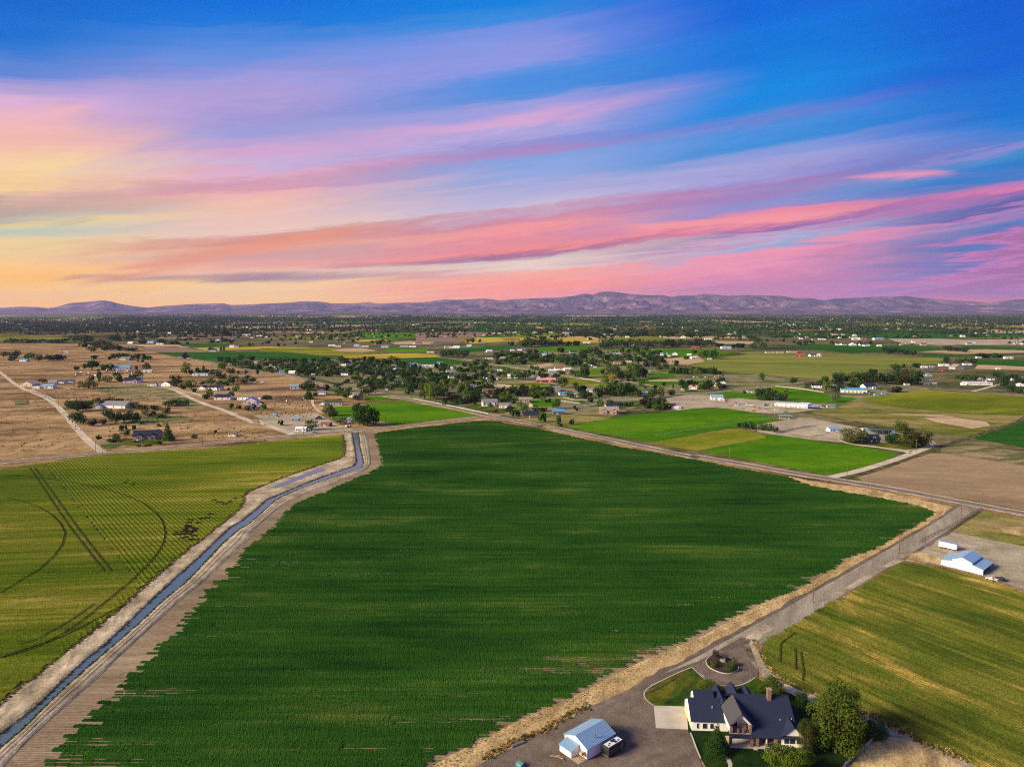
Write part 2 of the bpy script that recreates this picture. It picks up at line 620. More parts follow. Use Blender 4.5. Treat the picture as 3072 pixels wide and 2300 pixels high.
# ------------------------------------------------------------------ surface colours
T = ground_mat
T('dry_grass', [(.09, .06, .03), (.20, .13, .062), (.31, .205, .10), (.36, .245, .125)], .018, .9, .2, 3.0, amp=.5, bump=.9)
T('far_plain', [(.022, .036, .018), (.06, .075, .028), (.15, .12, .06), (.04, .065, .022), (.26, .20, .11)], .007, .12, 0, 4.0, amp=.5, bump=0)
T('village_ground', [(.05, .085, .022), (.10, .13, .035), (.22, .18, .10), (.09, .12, .03)], .02, .5, 0, 2.5, amp=.4)
T('straw', [(.23, .165, .08), (.37, .265, .12), (.48, .36, .17), (.30, .20, .10)], .09, 1.6, 1.03, 4.0, amp=.35, bump=.6)
T('soil_tilled', [(.21, .16, .115), (.27, .205, .15), (.33, .255, .185)], .03, 1.5, 0, 8.0, (.76, .22, .62), amp=.25, bump=.7)
T('bank_dirt', [(.22, .18, .135), (.34, .285, .22), (.45, .39, .315)], .06, 1.2, 0, 1.0, amp=.35, bump=.8)
T('lane_gravel', [(.34, .29, .24), (.44, .385, .32), (.52, .455, .385)], .05, 1.5, 0, 1.0, amp=.22, bump=.4)
T('asphalt', [(.115, .108, .112), (.15, .142, .145), (.185, .17, .165)], .04, 1.5, 0, 1.0, amp=.2, bump=.2)
T('shoulder', [(.30, .235, .175), (.40, .31, .225), (.47, .37, .275)], .06, 1.2, 0, 1.0, amp=.35, bump=.6)
T('gravel_road', [(.19, .165, .14), (.24, .21, .178), (.30, .262, .22)], .05, 2.2, 1.03, 7.0, amp=.3, bump=.4, fine_stretch=6.0)
T('gravel_yard', [(.10, .079, .067), (.137, .109, .094), (.185, .15, .13)], .045, 2.0, .5, 1.5, amp=.3, bump=.6)
T('yard_track', [(.135, .108, .093), (.18, .146, .127)], .1, 2.0, amp=.3, bump=.4)
T('concrete', [(.36, .33, .30), (.42, .39, .355), (.46, .43, .39)], .12, 2.5, 0, 1.0, amp=.12, bump=.1, rough=.8)
T('lawn', [(.018, .045, .008), (.04, .075, .010), (.11, .105, .014), (.15, .12, .018)], .10, 2.6, .9, 2.5, amp=.4, bump=.8)
T('lawn_shaded', [(.010, .024, .006), (.015, .034, .008), (.026, .046, .010)], .10, 2.6, .9, 2.5, amp=.4, bump=.8)  # lawn green darkened to imitate the deep shade around the house
T('mulch', [(.05, .036, .03), (.075, .055, .045)], .3, 3.0, amp=.4, bump=.8)
T('field_bright', [(.034, .115, .003), (.054, .152, .004), (.092, .195, .006)], .012, .8, .18, 5.0, (6.0, .5, .8), amp=.28, bump=.5)
T('field_deep', [(.016, .068, .010), (.024, .09, .012), (.038, .115, .014)], .008, .5, .1, 6.0, (7.0, .6, .8), amp=.25, bump=.4)
T('field_olive', [(.10, .125, .010), (.155, .175, .014), (.225, .215, .026)], .012, .5, .35, 6.0, (9.0, .8, .8), amp=.25, bump=.4)
T('field_olive_stripes', [(.085, .115, .02), (.13, .15, .028), (.19, .19, .045)], .012, .35, -.16, 8.0, (15.0, 2.4, 1.45), amp=.25, bump=.3)
T('field_gold', [(.26, .21, .025), (.38, .29, .035), (.44, .34, .05)], .010, .4, 0, 6.0, amp=.2, bump=.3)
T('field_stubble', [(.30, .215, .115), (.38, .28, .15), (.42, .31, .17)], .012, .5, .1, 6.0, (5.0, .6, .85), amp=.22, bump=.4)
T('field_fallow', [(.21, .15, .10), (.27, .195, .13), (.32, .235, .155)], .012, 1.0, -.16, 9.0, (3.2, .6, .84), amp=.22, bump=.6)
T('field_brown', [(.14, .095, .07), (.19, .13, .095), (.24, .17, .12)], .01, .4, 0, 6.0, amp=.25, bump=.3)
T('weeds', [(.05, .075, .02), (.12, .12, .045), (.26, .20, .11), (.10, .11, .035)], .035, .9, .3, 3.0, amp=.45, bump=.8)
T('weed_strip', [(.035, .045, .02), (.08, .075, .035), (.17, .125, .07)], .12, 1.4, 0, 1.0, amp=.5, bump=1.0)
T('yard_dust', [(.24, .205, .16), (.32, .275, .22), (.40, .345, .28)], .03, 1.0, .3, 2.0, amp=.3, bump=.5)
T('yard_tan', [(.30, .21, .125), (.40, .29, .175), (.46, .345, .22)], .03, 1.0, .3, 2.0, amp=.3, bump=.5)
T('pasture', [(.10, .115, .022), (.16, .155, .035), (.24, .19, .075), (.11, .12, .025)], .02, .8, -.2, 4.0, amp=.4, bump=.7)
T('track_dark', [(.016, .014, .008), (.03, .027, .014)], .2, 1.5, amp=.4, bump=.5)
T('track_soft', [(.035, .045, .010), (.06, .065, .018)], .2, 1.5, amp=.4, bump=.5)
T('hazed_rock', [(.042, .042, .068), (.085, .070, .098), (.25, .15, .145)], .0009, .012, 0, 1.0, amp=.3, bump=0, big_d=7)  # blue-violet of distant haze painted into the rock colour

m, k, b = new_mat('water', .18, .5)
b.inputs['Base Color'].default_value = (.080, .112, .124, 1)
g_ = k.n('ShaderNodeNewGeometry').outputs['Position']
bp = k.n('ShaderNodeBump')
bp.inputs['Strength'].default_value = .05
k.put(bp.inputs['Height'], k.noise(g_, .8, 3, .6))
k.put(b.inputs['Normal'], bp.outputs[0])

# ------------------------------------------------------------------ ground, far plain
gnd = mesh_obj('ground', [(-42000, -2500, 0), (42000, -2500, 0), (42000, 30000, 0), (-42000, 30000, 0)], [(0, 1, 2, 3)], 'dry_grass')
tag(gnd, 'tan dry grass ground reaching to the foot of the mountains', kind='structure')

sheet('plain', [Vector((-41000, 2900, 0))] + P('a1 -400 468 600 470 1050 478 1290 545 1780 632', 'c1 1250 345 1750 395', 'c2 0 470 500 585 850 640', 'e1 1580 95', 'e2 400 270 1100 425', 'b3 300 470 1000 620', 'f8 900 315 1200 360 2212 540 3200 700') + [Vector((41000, 500, 0)), Vector((41000, 29500, 0)), Vector((-41000, 29500, 0))],
      'far_plain', 1, 'wide farmed valley floor behind the village', 'structure')
sheet('village_green', P('e1 780 100', 'c2 600 560 100 420', 'c1 1500 330 900 260', 'c2 0 180 1500 200', 'c3 0 180 900 280 1200 60', 'c4 0 60 1000 60 1300 300 2150 420', 'b4 0 60 400 130 900 190 1400 170 1500 250 800 300 440 330 0 250',
                              'b3 1900 300 1300 260 1000 390 560 490 300 440 0 400', 'e2 1150 420 500 300', 'e1 2212 215 1580 90'), 'village_ground', 2, 'patchy green lots of the village')


def fld(mat, label, *segs, lvl=3, name='field'):
    return sheet(name, P(*segs), mat, lvl, label)


# far right
fld('field_olive_stripes', 'wide olive field with pale stripes behind the dark grove', 'a3 1580 655 1760 600 1830 555 2212 530', 'a4 0 545 400 560 700 555 1560 592 1500 640 1250 650 1080 690 700 750 600 775 0 725', 'a3 1900 712')
fld('field_stubble', 'small tan stubble field beside the farm clump', 'a3 1360 600 1640 570 1700 620 1560 650 1400 642', lvl=4)
fld('field_deep', 'deep green strip behind the white farmhouse row', 'a4 330 475 900 480 1500 500 1540 520 1100 545 780 552 400 515')
fld('field_deep', 'thin green strip right of the row of dark trees', 'a4 1320 550 1800 570 1815 588 1400 582')
fld('field_deep', 'green strip by the dirt yards at the right', 'a4 1640 480 2212 500 2700 520 2212 527 1750 508')
fld('field_deep', 'green field behind the church-like hall', 'a4 1815 600 2212 605 2600 630 2600 665 2212 657 1820 642')
fld('field_stubble', 'tan strip below the green field at the right edge', 'a4 1830 648 2212 662 2600 670 2600 700 2212 692 1800 682')
fld('field_deep', 'long deep green field far at the right', 'a4 0 375 600 382 1500 385 2212 396 2700 400 2212 412 1500 432 700 422 300 402')
fld('field_deep', 'long green field under the far town', 'a4 800 345 1600 350 2000 370 1200 367')
fld('field_stubble', 'far tan field at the right edge', 'a4 1900 355 2212 360 2500 372 2212 386 1900 382')
fld('yard_dust', 'bare construction ground at the right', 'a4 1080 432 1500 430 1700 442 2212 432 2600 440 2600 480 2212 482 1500 484 1200 470')
fld('field_stubble', 'tan lot around the dirt yards at the right', 'a4 1350 540 1560 528 1900 520 2212 530 2212 548 1700 556')
fld('field_deep', 'far dark green fields in the middle distance', 'a3 1340 345 1900 340 2212 350 2212 378 1500 364')
fld('field_deep', 'far thin green field', 'a3 440 320 850 320 850 334 500 334')
fld('field_olive', 'far olive field by the tree belt', 'a3 830 420 1300 413 1450 440 1000 443')
fld('field_bright', 'green meadow behind the long tree belt', 'a3 840 522 1300 515 1800 520 2060 560 1760 600 1560 588 1350 562 1100 542')
fld('field_stubble', 'pale tan field far right of centre', 'a3 1780 450 2100 455 2100 476 1800 476')
fld('field_bright', 'green meadow left of the tree belt', 'a3 280 512 600 490 770 490 745 517 500 537 340 532')
fld('field_olive', 'olive field in front of the far grove', 'a3 0 400 200 390 480 385 470 410 200 416 50 412')
fld('field_gold', 'golden stubble behind the far grove', 'a3 0 425 400 420 820 418 850 460 500 470 60 455')
# far middle
fld('field_gold', 'bright golden wheat field behind the village trees', 'a2 740 572 1200 553 1500 560 1560 582 1200 592 1000 598 770 594')
fld('field_deep', 'dark green field beyond the village', 'a2 0 538 300 543 520 570 740 600 500 608 300 610 0 600', 'a1 1800 622 1450 580 1290 545 2100 540')
fld('field_olive', 'olive field between the gold and the green field', 'a2 60 512 640 505 760 548 1100 548 760 570 520 568 300 540 60 536')
fld('field_deep', 'green field by the left windbreak', 'a1 1470 477 1900 474 2130 490 1800 502 1520 497')
fld('field_gold', 'golden strip by the lonely farm', 'a1 1600 508 2212 496', 'a2 200 500 500 505 200 517', 'a1 2212 519 1700 526')
fld('field_brown', 'ploughed brown strip at the left', 'a1 1190 500 1450 495 1640 522 1900 545 1300 543 1220 525')
fld('field_stubble', 'pale tan bank beyond the gold field', 'a2 640 520 900 508 1030 530 900 546 750 541', lvl=4)
fld('field_bright', 'green meadow behind the gold field', 'a2 1080 522 1150 505 1450 515 1440 546 1130 541')
fld('field_deep', 'dark green field between gold field and village', 'a2 1210 592 1500 586 1850 628 1700 645 1400 645 1240 615')
fld('field_bright', 'far green field beyond the tree row', 'a2 660 402 1000 375 1330 385 1350 410 1130 443 800 420')
fld('field_gold', 'thin gold field in the distance', 'a2 840 440 1110 435 1110 452 860 458')
fld('field_brown', 'ploughed brown field in the distance', 'a2 1340 385 1700 373 2110 384 1900 412 1700 467 1350 452')
fld('field_stubble', 'tan field beside the brown field', 'a2 1130 462 1300 450 1520 460 1450 477 1180 478', lvl=4)
fld('field_gold', 'gold field right of the brown field', 'a2 1650 425 2212 418 2212 446 1800 472')
fld('field_deep', 'long green field behind the left grove', 'a2 1540 534 1800 500 2212 485', 'a3 150 490 60 515 0 520', 'a2 1850 540 1700 548')
fld('field_deep', 'small far green field', 'a2 1750 362 1900 352 2100 355 1880 378')
fld('field_stubble', 'far stubble strip at the left', 'a1 1050 478 1480 478 1580 505 1200 498')
fld('field_olive', 'olive strip behind the left windbreak', 'a1 0 428 500 418 620 430 560 445 0 452')
# village lots
fld('field_bright', 'small bright green lot behind the tall trees', 'c4 150 340 375 333 360 392 140 402')
fld('field_bright', 'small green lot left of the car lot', 'c4 1030 412 1400 400 1445 450 1180 467 1030 480')
fld('field_bright', 'long green lot with a pale lane above it', 'c4 760 502 1000 495 1480 528 1870 508 1890 542 1460 592 1110 575')
fld('field_stubble', 'tan stripe across the green lots', 'c4 1000 490 1480 500 1480 526 1050 520', lvl=4)
fld('field_olive', 'olive lot beneath the tall trees', 'c4 120 430 360 415 350 470 130 470')
fld('field_bright', 'little green lot behind the gravel lane', 'c3 860 300 1080 290 1095 322 870 338')
fld('field_olive', 'green and olive lot before the white shed', 'c3 980 570 1400 535 1700 575 1770 592 1500 622 1200 592')
fld('yard_tan', 'pale tan riding track before the olive lot', 'c3 780 560 1000 580 1360 620 1350 645 1000 628 790 602', lvl=4)
fld('field_olive', 'green paddock right of the red barns', 'c3 1810 440 2000 478 2212 518', 'c4 330 540 260 600 0 565', 'c3 1930 570 1800 505')
fld('yard_tan', 'tan stubble lot in the village trees', 'c3 1300 290 1660 250 1720 275 1480 330')
fld('field_bright', 'bright green lawn beside the tan-walled house', 'c3 1330 650 1560 660 1640 700 1500 725 1380 705')
fld('field_bright', 'bright green paddock inside the road fork', 'e1 890 302 1200 290 1960 212 2212 258', 'e2 500 332 1010 437 600 478 0 547', 'e1 1850 572 1600 512 900 505 880 400', lvl=4)
fld('field_bright', 'lawn beside the dark round tree', 'e1 1370 150 1560 140 1900 195 1400 226', lvl=4)
fld('lawn', 'lawn before the white farmhouse', 'e1 740 190 1020 175 1035 212 780 222', lvl=4)
fld('lawn', 'lawn around the white two-storey house', 'e2 700 290 1040 250 1450 280 1560 330 1400 390 1130 395', lvl=4)
fld('field_bright', 'lawn behind the tan gabled house', 'e2 1400 180 1560 160 1830 200 2212 180', 'e3 120 210 60 300', 'e2 1830 300 1700 240', lvl=4)
fld('pasture', 'mown paddock beside the poplars', 'e2 1560 490 2212 440', 'e3 550 400 900 450 850 480 600 520 250 590 140 590', 'e2 1900 560', lvl=4)
fld('field_bright', 'bright green hay field right of the road', 'b3 555 498 760 457 1010 409 1390 374 1640 346 1900 344 2080 376 2260 420 2310 445 2100 482 1880 512 1250 628 1150 608 900 562', lvl=4)
fld('field_olive', 'light olive pasture below the hay field', 'b3 1265 628 1640 562 1890 517 2000 520 2250 582 1640 698 1450 668', lvl=4)
fld('field_bright', 'green field inside the driveway corner', 'b3 1645 702 2210 595', 'b4 60 563 130 566 400 602 660 638 900 668 1150 708 1168 722 1130 747 900 827', 'f8 1110 328 1060 322 700 252 385 197', lvl=4)
fld('yard_dust', 'dusty corral ground with pens', 'b4 0 485 100 462 180 452 300 424 440 424 700 478 860 508 1100 538 1430 588 1490 640 1340 690 1200 706 900 656 660 626 450 606 130 562 0 540', lvl=4)
fld('lawn', 'lawn around the dark blue house', 'b4 670 612 720 560 900 600 1180 560 1400 580 1430 650 1330 682 1180 692 950 652 700 632', lvl=5)
fld('yard_dust', 'dusty farm machinery yard', 'e4 -420 175 -100 110 100 120 430 150 1050 205 1250 212 1900 270 2000 330 1500 392 1150 402 850 382 600 342 330 312 0 328 -260 360', lvl=4)
fld('field_bright', 'green field behind the machinery yard', 'b4 0 188 150 163 400 188 600 238 840 264 700 307 500 302 250 272 0 242', lvl=4)
fld('field_bright', 'green lot left of the long warehouse', 'b3 1730 232 1900 205 2212 230', 'b4 60 262 0 262', 'b3 1850 262', lvl=4)
fld('field_olive', 'flat olive field right of the machinery yard', 'b4 840 268 1380 190 2212 245 2900 300 2900 440 2212 402 1650 382 1300 347 1000 310', lvl=4)
fld('pasture', 'weedy pasture with bare patches', 'b4 440 382 840 292 1300 350 1650 387 2212 407 2062 502 1772 582 1670 582 1130 502 700 432', lvl=4)
fld('yard_tan', 'bare tan patch in the weedy pasture', 'b4 1380 425 1600 414 1760 440 1900 458 1935 490 1780 512 1500 462', lvl=5)
fld('yard_tan', 'thin bare streak in the weedy pasture', 'b4 1000 385 1400 395 1640 405 1500 415 1200 400', lvl=5)
fld('field_deep', 'dark green field at the right edge', 'b4 1768 590 2060 500 2212 442 2900 380 2900 820 2212 672', lvl=4)
fld('weeds', 'grey weedy strip beside the dark green field', 'f8 1740 178 1850 140 2212 200 2800 270 2800 345 2212 272 1750 207', lvl=4)
fld('field_fallow', 'bare fallow field right of the road', 'f8 1265 342 1680 207 1760 208 2212 275 2800 350 2800 640 2212 530 1900 470 1600 425 1330 386', lvl=4)
fld('weed_strip', 'dark weedy ditch along the driveway', 'f8 1190 352 1400 282 1640 192 1850 125 2020 70 2200 15 2215 24 2040 82 1870 138 1665 208 1420 298 1260 345', lvl=5)
fld('yard_dust', 'dirt yard around the white barn', 'f4 1000 705 1325 560 1700 622 2212 730 2900 860 2900 1480 2212 1240 1700 1080 1240 955 820 892 985 735', lvl=3)
fld('pasture', 'green paddock behind the white trailer', 'f4 1350 545 1690 322 1800 332 2212 420 2900 560 2900 850 2212 722 1800 652 1450 572', lvl=4)
fld('straw', 'dry tan patch in the paddock', 'f4 1920 515 2100 500 2300 512 2350 640 2212 615 2000 572', lvl=5)
fld('straw', 'dry grass strip beside the barn', 'f4 820 880 880 820 960 780 1245 860 1240 950 1100 925', lvl=4)

# ------------------------------------------------------------------ the big crop field, the canal and its banks
Wl = P('f7 905 150 925 200 930 290 920 330 880 352 760 387 600 442 450 492 300 552 180 602 112 632 92 670 94 710 60 762', 'f5 1935 542 1760 682 1600 802 1450 922 1300 1052', 'f6 860 5 700 140 540 270 400 372 250 502 100 612 0 692 -150 812 -400 1012')
CLl = P('f7 985 128 1000 220 1015 300 1025 375 1000 412 900 448 760 494 600 558 400 640 280 692 180 780 80 862', 'f5 1935 632 1900 655 1750 800 1600 942 1420 1100', 'f6 1010 2 880 130 720 282 560 412 430 532 270 692 150 792 60 852 0 905 -200 1082 -330 1200')
CRl = P('f7 1035 128 1050 260 1070 330 1078 388 1060 428 980 456 850 496 700 546 520 612 400 667 340 702 230 802 130 892', 'f5 2010 645 1980 662 1850 772 1700 932 1540 1100', 'f6 1085 2 960 122 830 236 700 346 560 466 430 582 300 706 160 850 0 985 -200 1152 -290 1240')
RRl = P('f7 1090 122 1120 200 1135 320 1140 388 1110 430 1000 481 820 551 640 621 480 692 380 752 250 862 150 952', 'f5 2050 762 1900 892 1700 1082', 'f6 1190 2 1050 132 900 272 760 402 620 542 480 662 330 792 190 922 60 1060 -100 1232 -180 1320')
TEl = P('f7 1170 150 1200 230 1230 330 1235 400 1180 441 1060 491 920 551 800 611 660 661 540 711 450 781 380 861 320 931', 'f5 2050 802 1950 902 1880 1002 1780 1100', 'f6 1310 2 1220 92 1130 192 1000 302 900 412 760 562 660 682 560 772 470 882 400 972 270 1062 180 1152 60 1290')
CTop = P('b2 1005 560 1080 541 1300 511 1500 491 1700 466 1900 450 2050 455', 'b3 0 462 300 511 700 601 1000 666', 'f8 400 252 700 312 890 347 990 387 1150 417 1350 452 1560 492 1690 530')
CRgt = P('f8 1700 545 1660 580 1560 640 1420 720 1260 790', 'g3 2030 272 1860 370 1640 501 1450 571 1280 661 1120 751 900 841 760 901 600 981 480 1051 300 1131 150 1191 0 1271 -300 1422 -420 1500 -560 1600')
R3 = P('f4 1600 265 1400 400 1250 500 1000 650 760 790 500 950 250 1100', 'g3 1843 499 1640 620 1500 700 1300 812 1150 900 1000 975 850 1065 700 1160 560 1270')
soil_poly = CTop + CRgt + TEl[::-1]
sheet('field_soil', RRl[::-1] + P('b2 1000 520') + CTop + CRgt[:-1] + P('g3 -560 1600', 'f6 60 1400'), 'soil_tilled', 1, 'bare tilled soil around the big green crop')
strip_r = [p + Vector((5.5, -3.2, 0)) for p in CRgt]
sheet('verge', CRgt + [R3[i] for i in range(len(R3) - 1, -1, -1)], 'straw', 2, 'straw coloured verge between crop and gravel road')
sheet('verge', P('f8 880 335 990 360 1150 385 1330 405 1560 455 1740 495 1830 515 1790 545 1700 548 1560 496 1350 456 1150 420 990 390 880 350'), 'straw', 3, 'eroded dry bank between crop and paved road')


def loft(name, A, Bp, prof, mat, label, n=150, jit=.05):
    """a strip between two lines with a height profile across it"""
    A, Bp = resample(A, n), resample(Bp, n)
    vs, fs = [], []
    kx = len(prof)
    for i in range(n):
        for t, z in prof:
            p = A[i].lerp(Bp[i], t)
            j = 0 if t in (0, 1) else jit
            q = mnoise.noise(p * .35) * j * 3 + mnoise.noise(p * 1.3) * j
            vs.append((p.x, p.y, z + q))
    for i in range(n - 1):
        for j in range(kx - 1):
            a = i * kx + j
            fs.append((a, a + 1, a + kx + 1, a + kx))
    o = mesh_obj(name, vs, fs, mat)
    fix_normals(o)
    if o.data.polygons[0].normal.z < 0:
        o.data.flip_normals()
    return tag(o, label, kind='structure')


loft('canal_bank', Wl, CLl, [(0, .12), (.12, .32), (.3, .3), (.5, .34), (.7, .62), (.84, .66), (.94, .5), (1, .1)], 'bank_dirt', 'pale dirt bank between canal and left grain field')
loft('canal_road', CRl, RRl, [(0, .1), (.12, .5), (.25, .58), (.42, .52), (.5, .56), (.62, .46), (.7, .42), (.8, .38), (.92, .22), (1, .1)], 'bank_dirt', 'two-track dirt road on the canal bank beside the crop', jit=.03)
for t_, z_, lab in ((.34, .6, 'left'), (.56, .56, 'right'), (.86, .4, 'outer')):
    a_, b_ = resample(CRl, 150), resample(RRl, 150)
    ribbon('wheel_rut', [u_.lerp(v_, t_) for u_, v_ in zip(a_, b_)], .22, 'soil_tilled', 1, 'dark %s wheel rut on the canal road' % lab, wob=.8, it=0, z=z_ + .06)
wv = [(p.x, p.y, .24) for p in resample(CLl, 150)] + [(p.x, p.y, .24) for p in resample(CRl, 150)]
wf = [(i, i + 150, i + 151, i + 1) for i in range(149)]
wo = mesh_obj('canal_water', wv, wf, 'water')
fix_normals(wo)
if wo.data.polygons[0].normal.z < 0:
    wo.data.flip_normals()
tag(wo, 'narrow irrigation canal reflecting the sky', kind='structure')
pond = P('f7 320 586 400 553 480 520 600 471 690 437 775 440 792 455 690 500 560 550 430 580 345 592')
po = mesh_obj('pond_water', [(p.x, p.y, .46) for p in pond], [tuple(range(len(pond)))], 'water')
if po.data.polygons[0].normal.z < 0:
    po.data.flip_normals()
tag(po, 'shallow pool of water on the canal bank', kind='structure')

# ------------------------------------------------------------------ roads
R1 = P('b1 -900 868 0 796 400 757 850 721 1300 681 1700 641', 'b2 0 604 300 575 700 541 1000 511 1300 486 1600 452 1900 416 2000 405')
R2 = P('c1 300 150 600 215 900 290 1300 348 1750 402 2000 450', 'c2 0 480 230 538 500 590 850 652 1150 702', 'e1 1200 40 1580 106 1950 172', 'e2 0 203 400 278 800 362 1100 428 1400 484 1700 543 2000 602', 'b3 300 478 700 560 1000 622 1300 688 1700 770', 'f8 300 215 600 265 900 320 1200 365 1500 415 1800 472 2000 510 2212 548 2900 670')
R7 = P('e2 1130 432 1450 405 1900 345 2212 322', 'e3 500 285 900 216 1250 196 1700 150 2212 95', 'e4 300 85 520 58', 'b4 0 172')
R10 = P('g4 -600 360 40 402 600 440 1050 482 1650 522 2212 572 3200 660')


def road(pts, w, sw, label, mat='asphalt', smat='shoulder', lvl=7):
    if sw:
        ribbon('road_shoulder', pts, sw, smat, lvl - 1, 'gravel shoulder of ' + label, wob=.25)
    return ribbon('road', pts, w, mat, lvl, label, wob=.04)


road(R1, 6.4, 11.5, 'the paved road running left past the canal')
road(R2, 6.6, 13, 'the long paved road crossing the picture beside the crop', lvl=9)
road(R7, 6.4, 10, 'the paved side road into the village')
road(R10, 6.6, 11, 'the paved road behind the olive field')
road(R3, 9.5, 13.5, 'the grey gravel road to the farmstead', 'gravel_road', 'gravel_yard', lvl=5)
for pts, w, lab in ((P('b1 -200 -60 0 40 90 120 180 180 300 222 390 262 470 322 550 402 600 472 680 562 760 642 850 712'), 6.5, 'pale gravel lane between the dry pastures'),
                    (P('b1 1330 170 1430 180 1550 246 1700 312 1850 357 2000 422 2150 482', 'b2 0 430 120 490 330 562'), 7.5, 'wide pale gravel lane past the white houses'),
                    (P('f8 1100 345 1250 314 1400 270 1560 216 1690 165'), 7.0, 'pale gravel driveway beside the fallow field'),
                    (P('f8 1570 210 1530 188 1420 177 1280 163 1190 145 1165 125 1190 108'), 4.5, 'curved driveway to the dark blue house'),
                    (P('a3 -300 600 0 650', 'c3 0 160 400 210 850 272 1300 345 1700 411', 'c4 0 476 320 526'), 6.0, 'pale gravel lane through the village'),
                    (P('c4 640 512 740 532 920 562 1105 592'), 5.0, 'pale lane along the green lots'),
                    (P('b4 -60 172 150 164 400 190 550 216'), 4.0, 'pale fence lane above the green field'),
                    (P('c2 900 405 1200 475 1340 500'), 4.5, 'pale village street in the trees'),
                    (P('c3 440 375 600 382 760 405'), 4.5, 'short village street before the poplar belt'),
                    (P('c3 1250 525 1500 545 1740 560'), 4.0, 'pale drive before the red barns'),
                    (P('c4 1240 590 1400 580 1480 580'), 3.5, 'pale drive by the small tree'),
                    (P('e1 590 200 590 262 640 330 715 385'), 3.5, 'pale ditch road behind the red barn'),
                    (P('g4 1600 520 1740 490 1890 445 2000 410'), 6.0, 'grey street leading away behind the olive field'),
                    (P('g5 430 590 520 650 640 680 760 750'), 5.0, 'lane by the cream shed'),
                    (P('g5 500 640 640 640 850 610 980 580 900 575'), 3.5, 'curved drive by the cream shed')):
    ribbon('lane', pts, w, 'lane_gravel', 6, lab, wob=.12)

# ------------------------------------------------------------------ farmstead ground in front
fld('gravel_yard', 'wide gravel farmyard and loop drive', 'g3 1390 770 1330 760 1100 890 900 962 700 1052 500 1142 380 1212 200 1302 60 1372 -40 1420 -260 1540 -200 1760 1180 1760 1120 1480 1100 1430 1060 1300 1040 1282 1040 1130 1000 1120 820 1110 830 1020 1060 930 1240 1034 1300 1036 1380 1016 1425 985 1430 930 1400 850 1378 792', lvl=6, name='farmyard')
lawnA = 'g3 1060 930 1085 950 1110 975 1150 1000 1200 1020 1245 1032 1250 1075 1060 1085 1040 1122 1028 1140 850 1135 815 1110 798 1085 800 1060 830 1036 900 1000 980 960'
fld('lawn', 'front lawn with dry stripes inside the drive', lawnA, lvl=7, name='lawn')
fld('lawn', 'small lawn right of the front walk', 'g3 1290 1034 1330 1026 1412 982 1455 1002 1450 1070 1300 1075', lvl=7, name='lawn')
fld('lawn_shaded', 'dark back lawn between house and trees', 'g3 1036 1270 1055 1300 1110 1432 1140 1476 1260 1620 1960 1700 1900 1480 2020 1345 2070 1330 1990 1215 1640 1065 1450 1040 1036 1130', lvl=5, name='lawn')
fld('straw', 'patch of dry brown grass by the back fence', 'f3 560 1280 700 1122 880 950 1000 882 1150 902 1400 1002 1600 1102 1900 1260', lvl=7, name='dry_grass_patch')
fld('concrete', 'pale concrete apron beside the garage', 'g3 850 1137 1030 1142 1040 1270 862 1262', lvl=8, name='concrete_apron')
fld('concrete', 'curved concrete path on the back lawn', 'g6 960 800 1010 812 1070 880 1095 940 1080 1010 1030 1010 1040 950 1010 880 960 830', lvl=8, name='garden_path')
fld('concrete', 'front walk from drive to house', 'f1 785 440 825 440 835 500 795 500', lvl=8, name='front_walk')
ribbon('track', P('f1 1130 -60 1040 0 960 60 1000 190 1080 310 1190 410 1330 480 1440 530', 'f3 640 640 780 690 900 760 1050 832 1250 942 1500 1052 1750 1152 2100 1300'), 4.2, 'bank_dirt', 6, 'dirt track curving along the right grain field', wob=.2)
sheet('track', P('f4 0 1290 300 1110 560 960 700 890 830 895 760 925 600 985 350 1150 0 1345'), 'bank_dirt', 6, 'pale strip along the gravel road edge')

for i, sg_ in enumerate(('g3 1010 965 850 1050 740 1120 700 1190 760 1240 850 1268', 'g3 980 985 800 1075 690 1150 660 1220 720 1290 900 1330', 'g3 900 1010 640 1120 460 1200 300 1290', 'g3 930 1020 660 1140 480 1230 330 1330', 'g3 700 1380 860 1320 980 1330 1050 1420', 'g3 1080 960 1120 1000 1200 1035 1290 1040 1370 1015 1395 960 1360 890 1290 850', 'g3 1125 890 1120 920 1160 965 1220 990 1290 988 1345 960 1350 910')):
    ribbon('tyre_track', P(sg_), .4, 'yard_track', 7, 'faint tyre track in the farmyard gravel, %s' % ('by the lawn', 'inner curve', 'to the workshop', 'outer lane to the workshop', 'below the apron', 'outer loop', 'inner loop')[i], wob=.3)
fld('weeds', 'sagebrush ground above the thicket', 'b1 880 140 1300 150 1600 250 1750 330 1550 350 1300 280 1000 260 800 200', lvl=2)
fld('weeds', 'grey brush below the thicket', 'b1 850 470 1250 400 1500 400 1650 440 1400 470 1100 490', lvl=2)
fld('weeds', 'dark patch of brush on the left pasture', 'b1 110 280 240 275 245 330 140 340', lvl=2)
fld('yard_dust', 'bare lot around the red barn', 'b2 0 400 300 400 520 380 700 480 860 530 340 560 150 490', lvl=2)
fld('weeds', 'rough ground beside the corner house', 'b1 800 620 1000 600 1050 640 900 690 850 670', lvl=2)
fld('lawn', 'green lawn of the corner house', 'b1 960 610 1120 600 1400 590 1440 560 1330 640 1050 655', lvl=3)
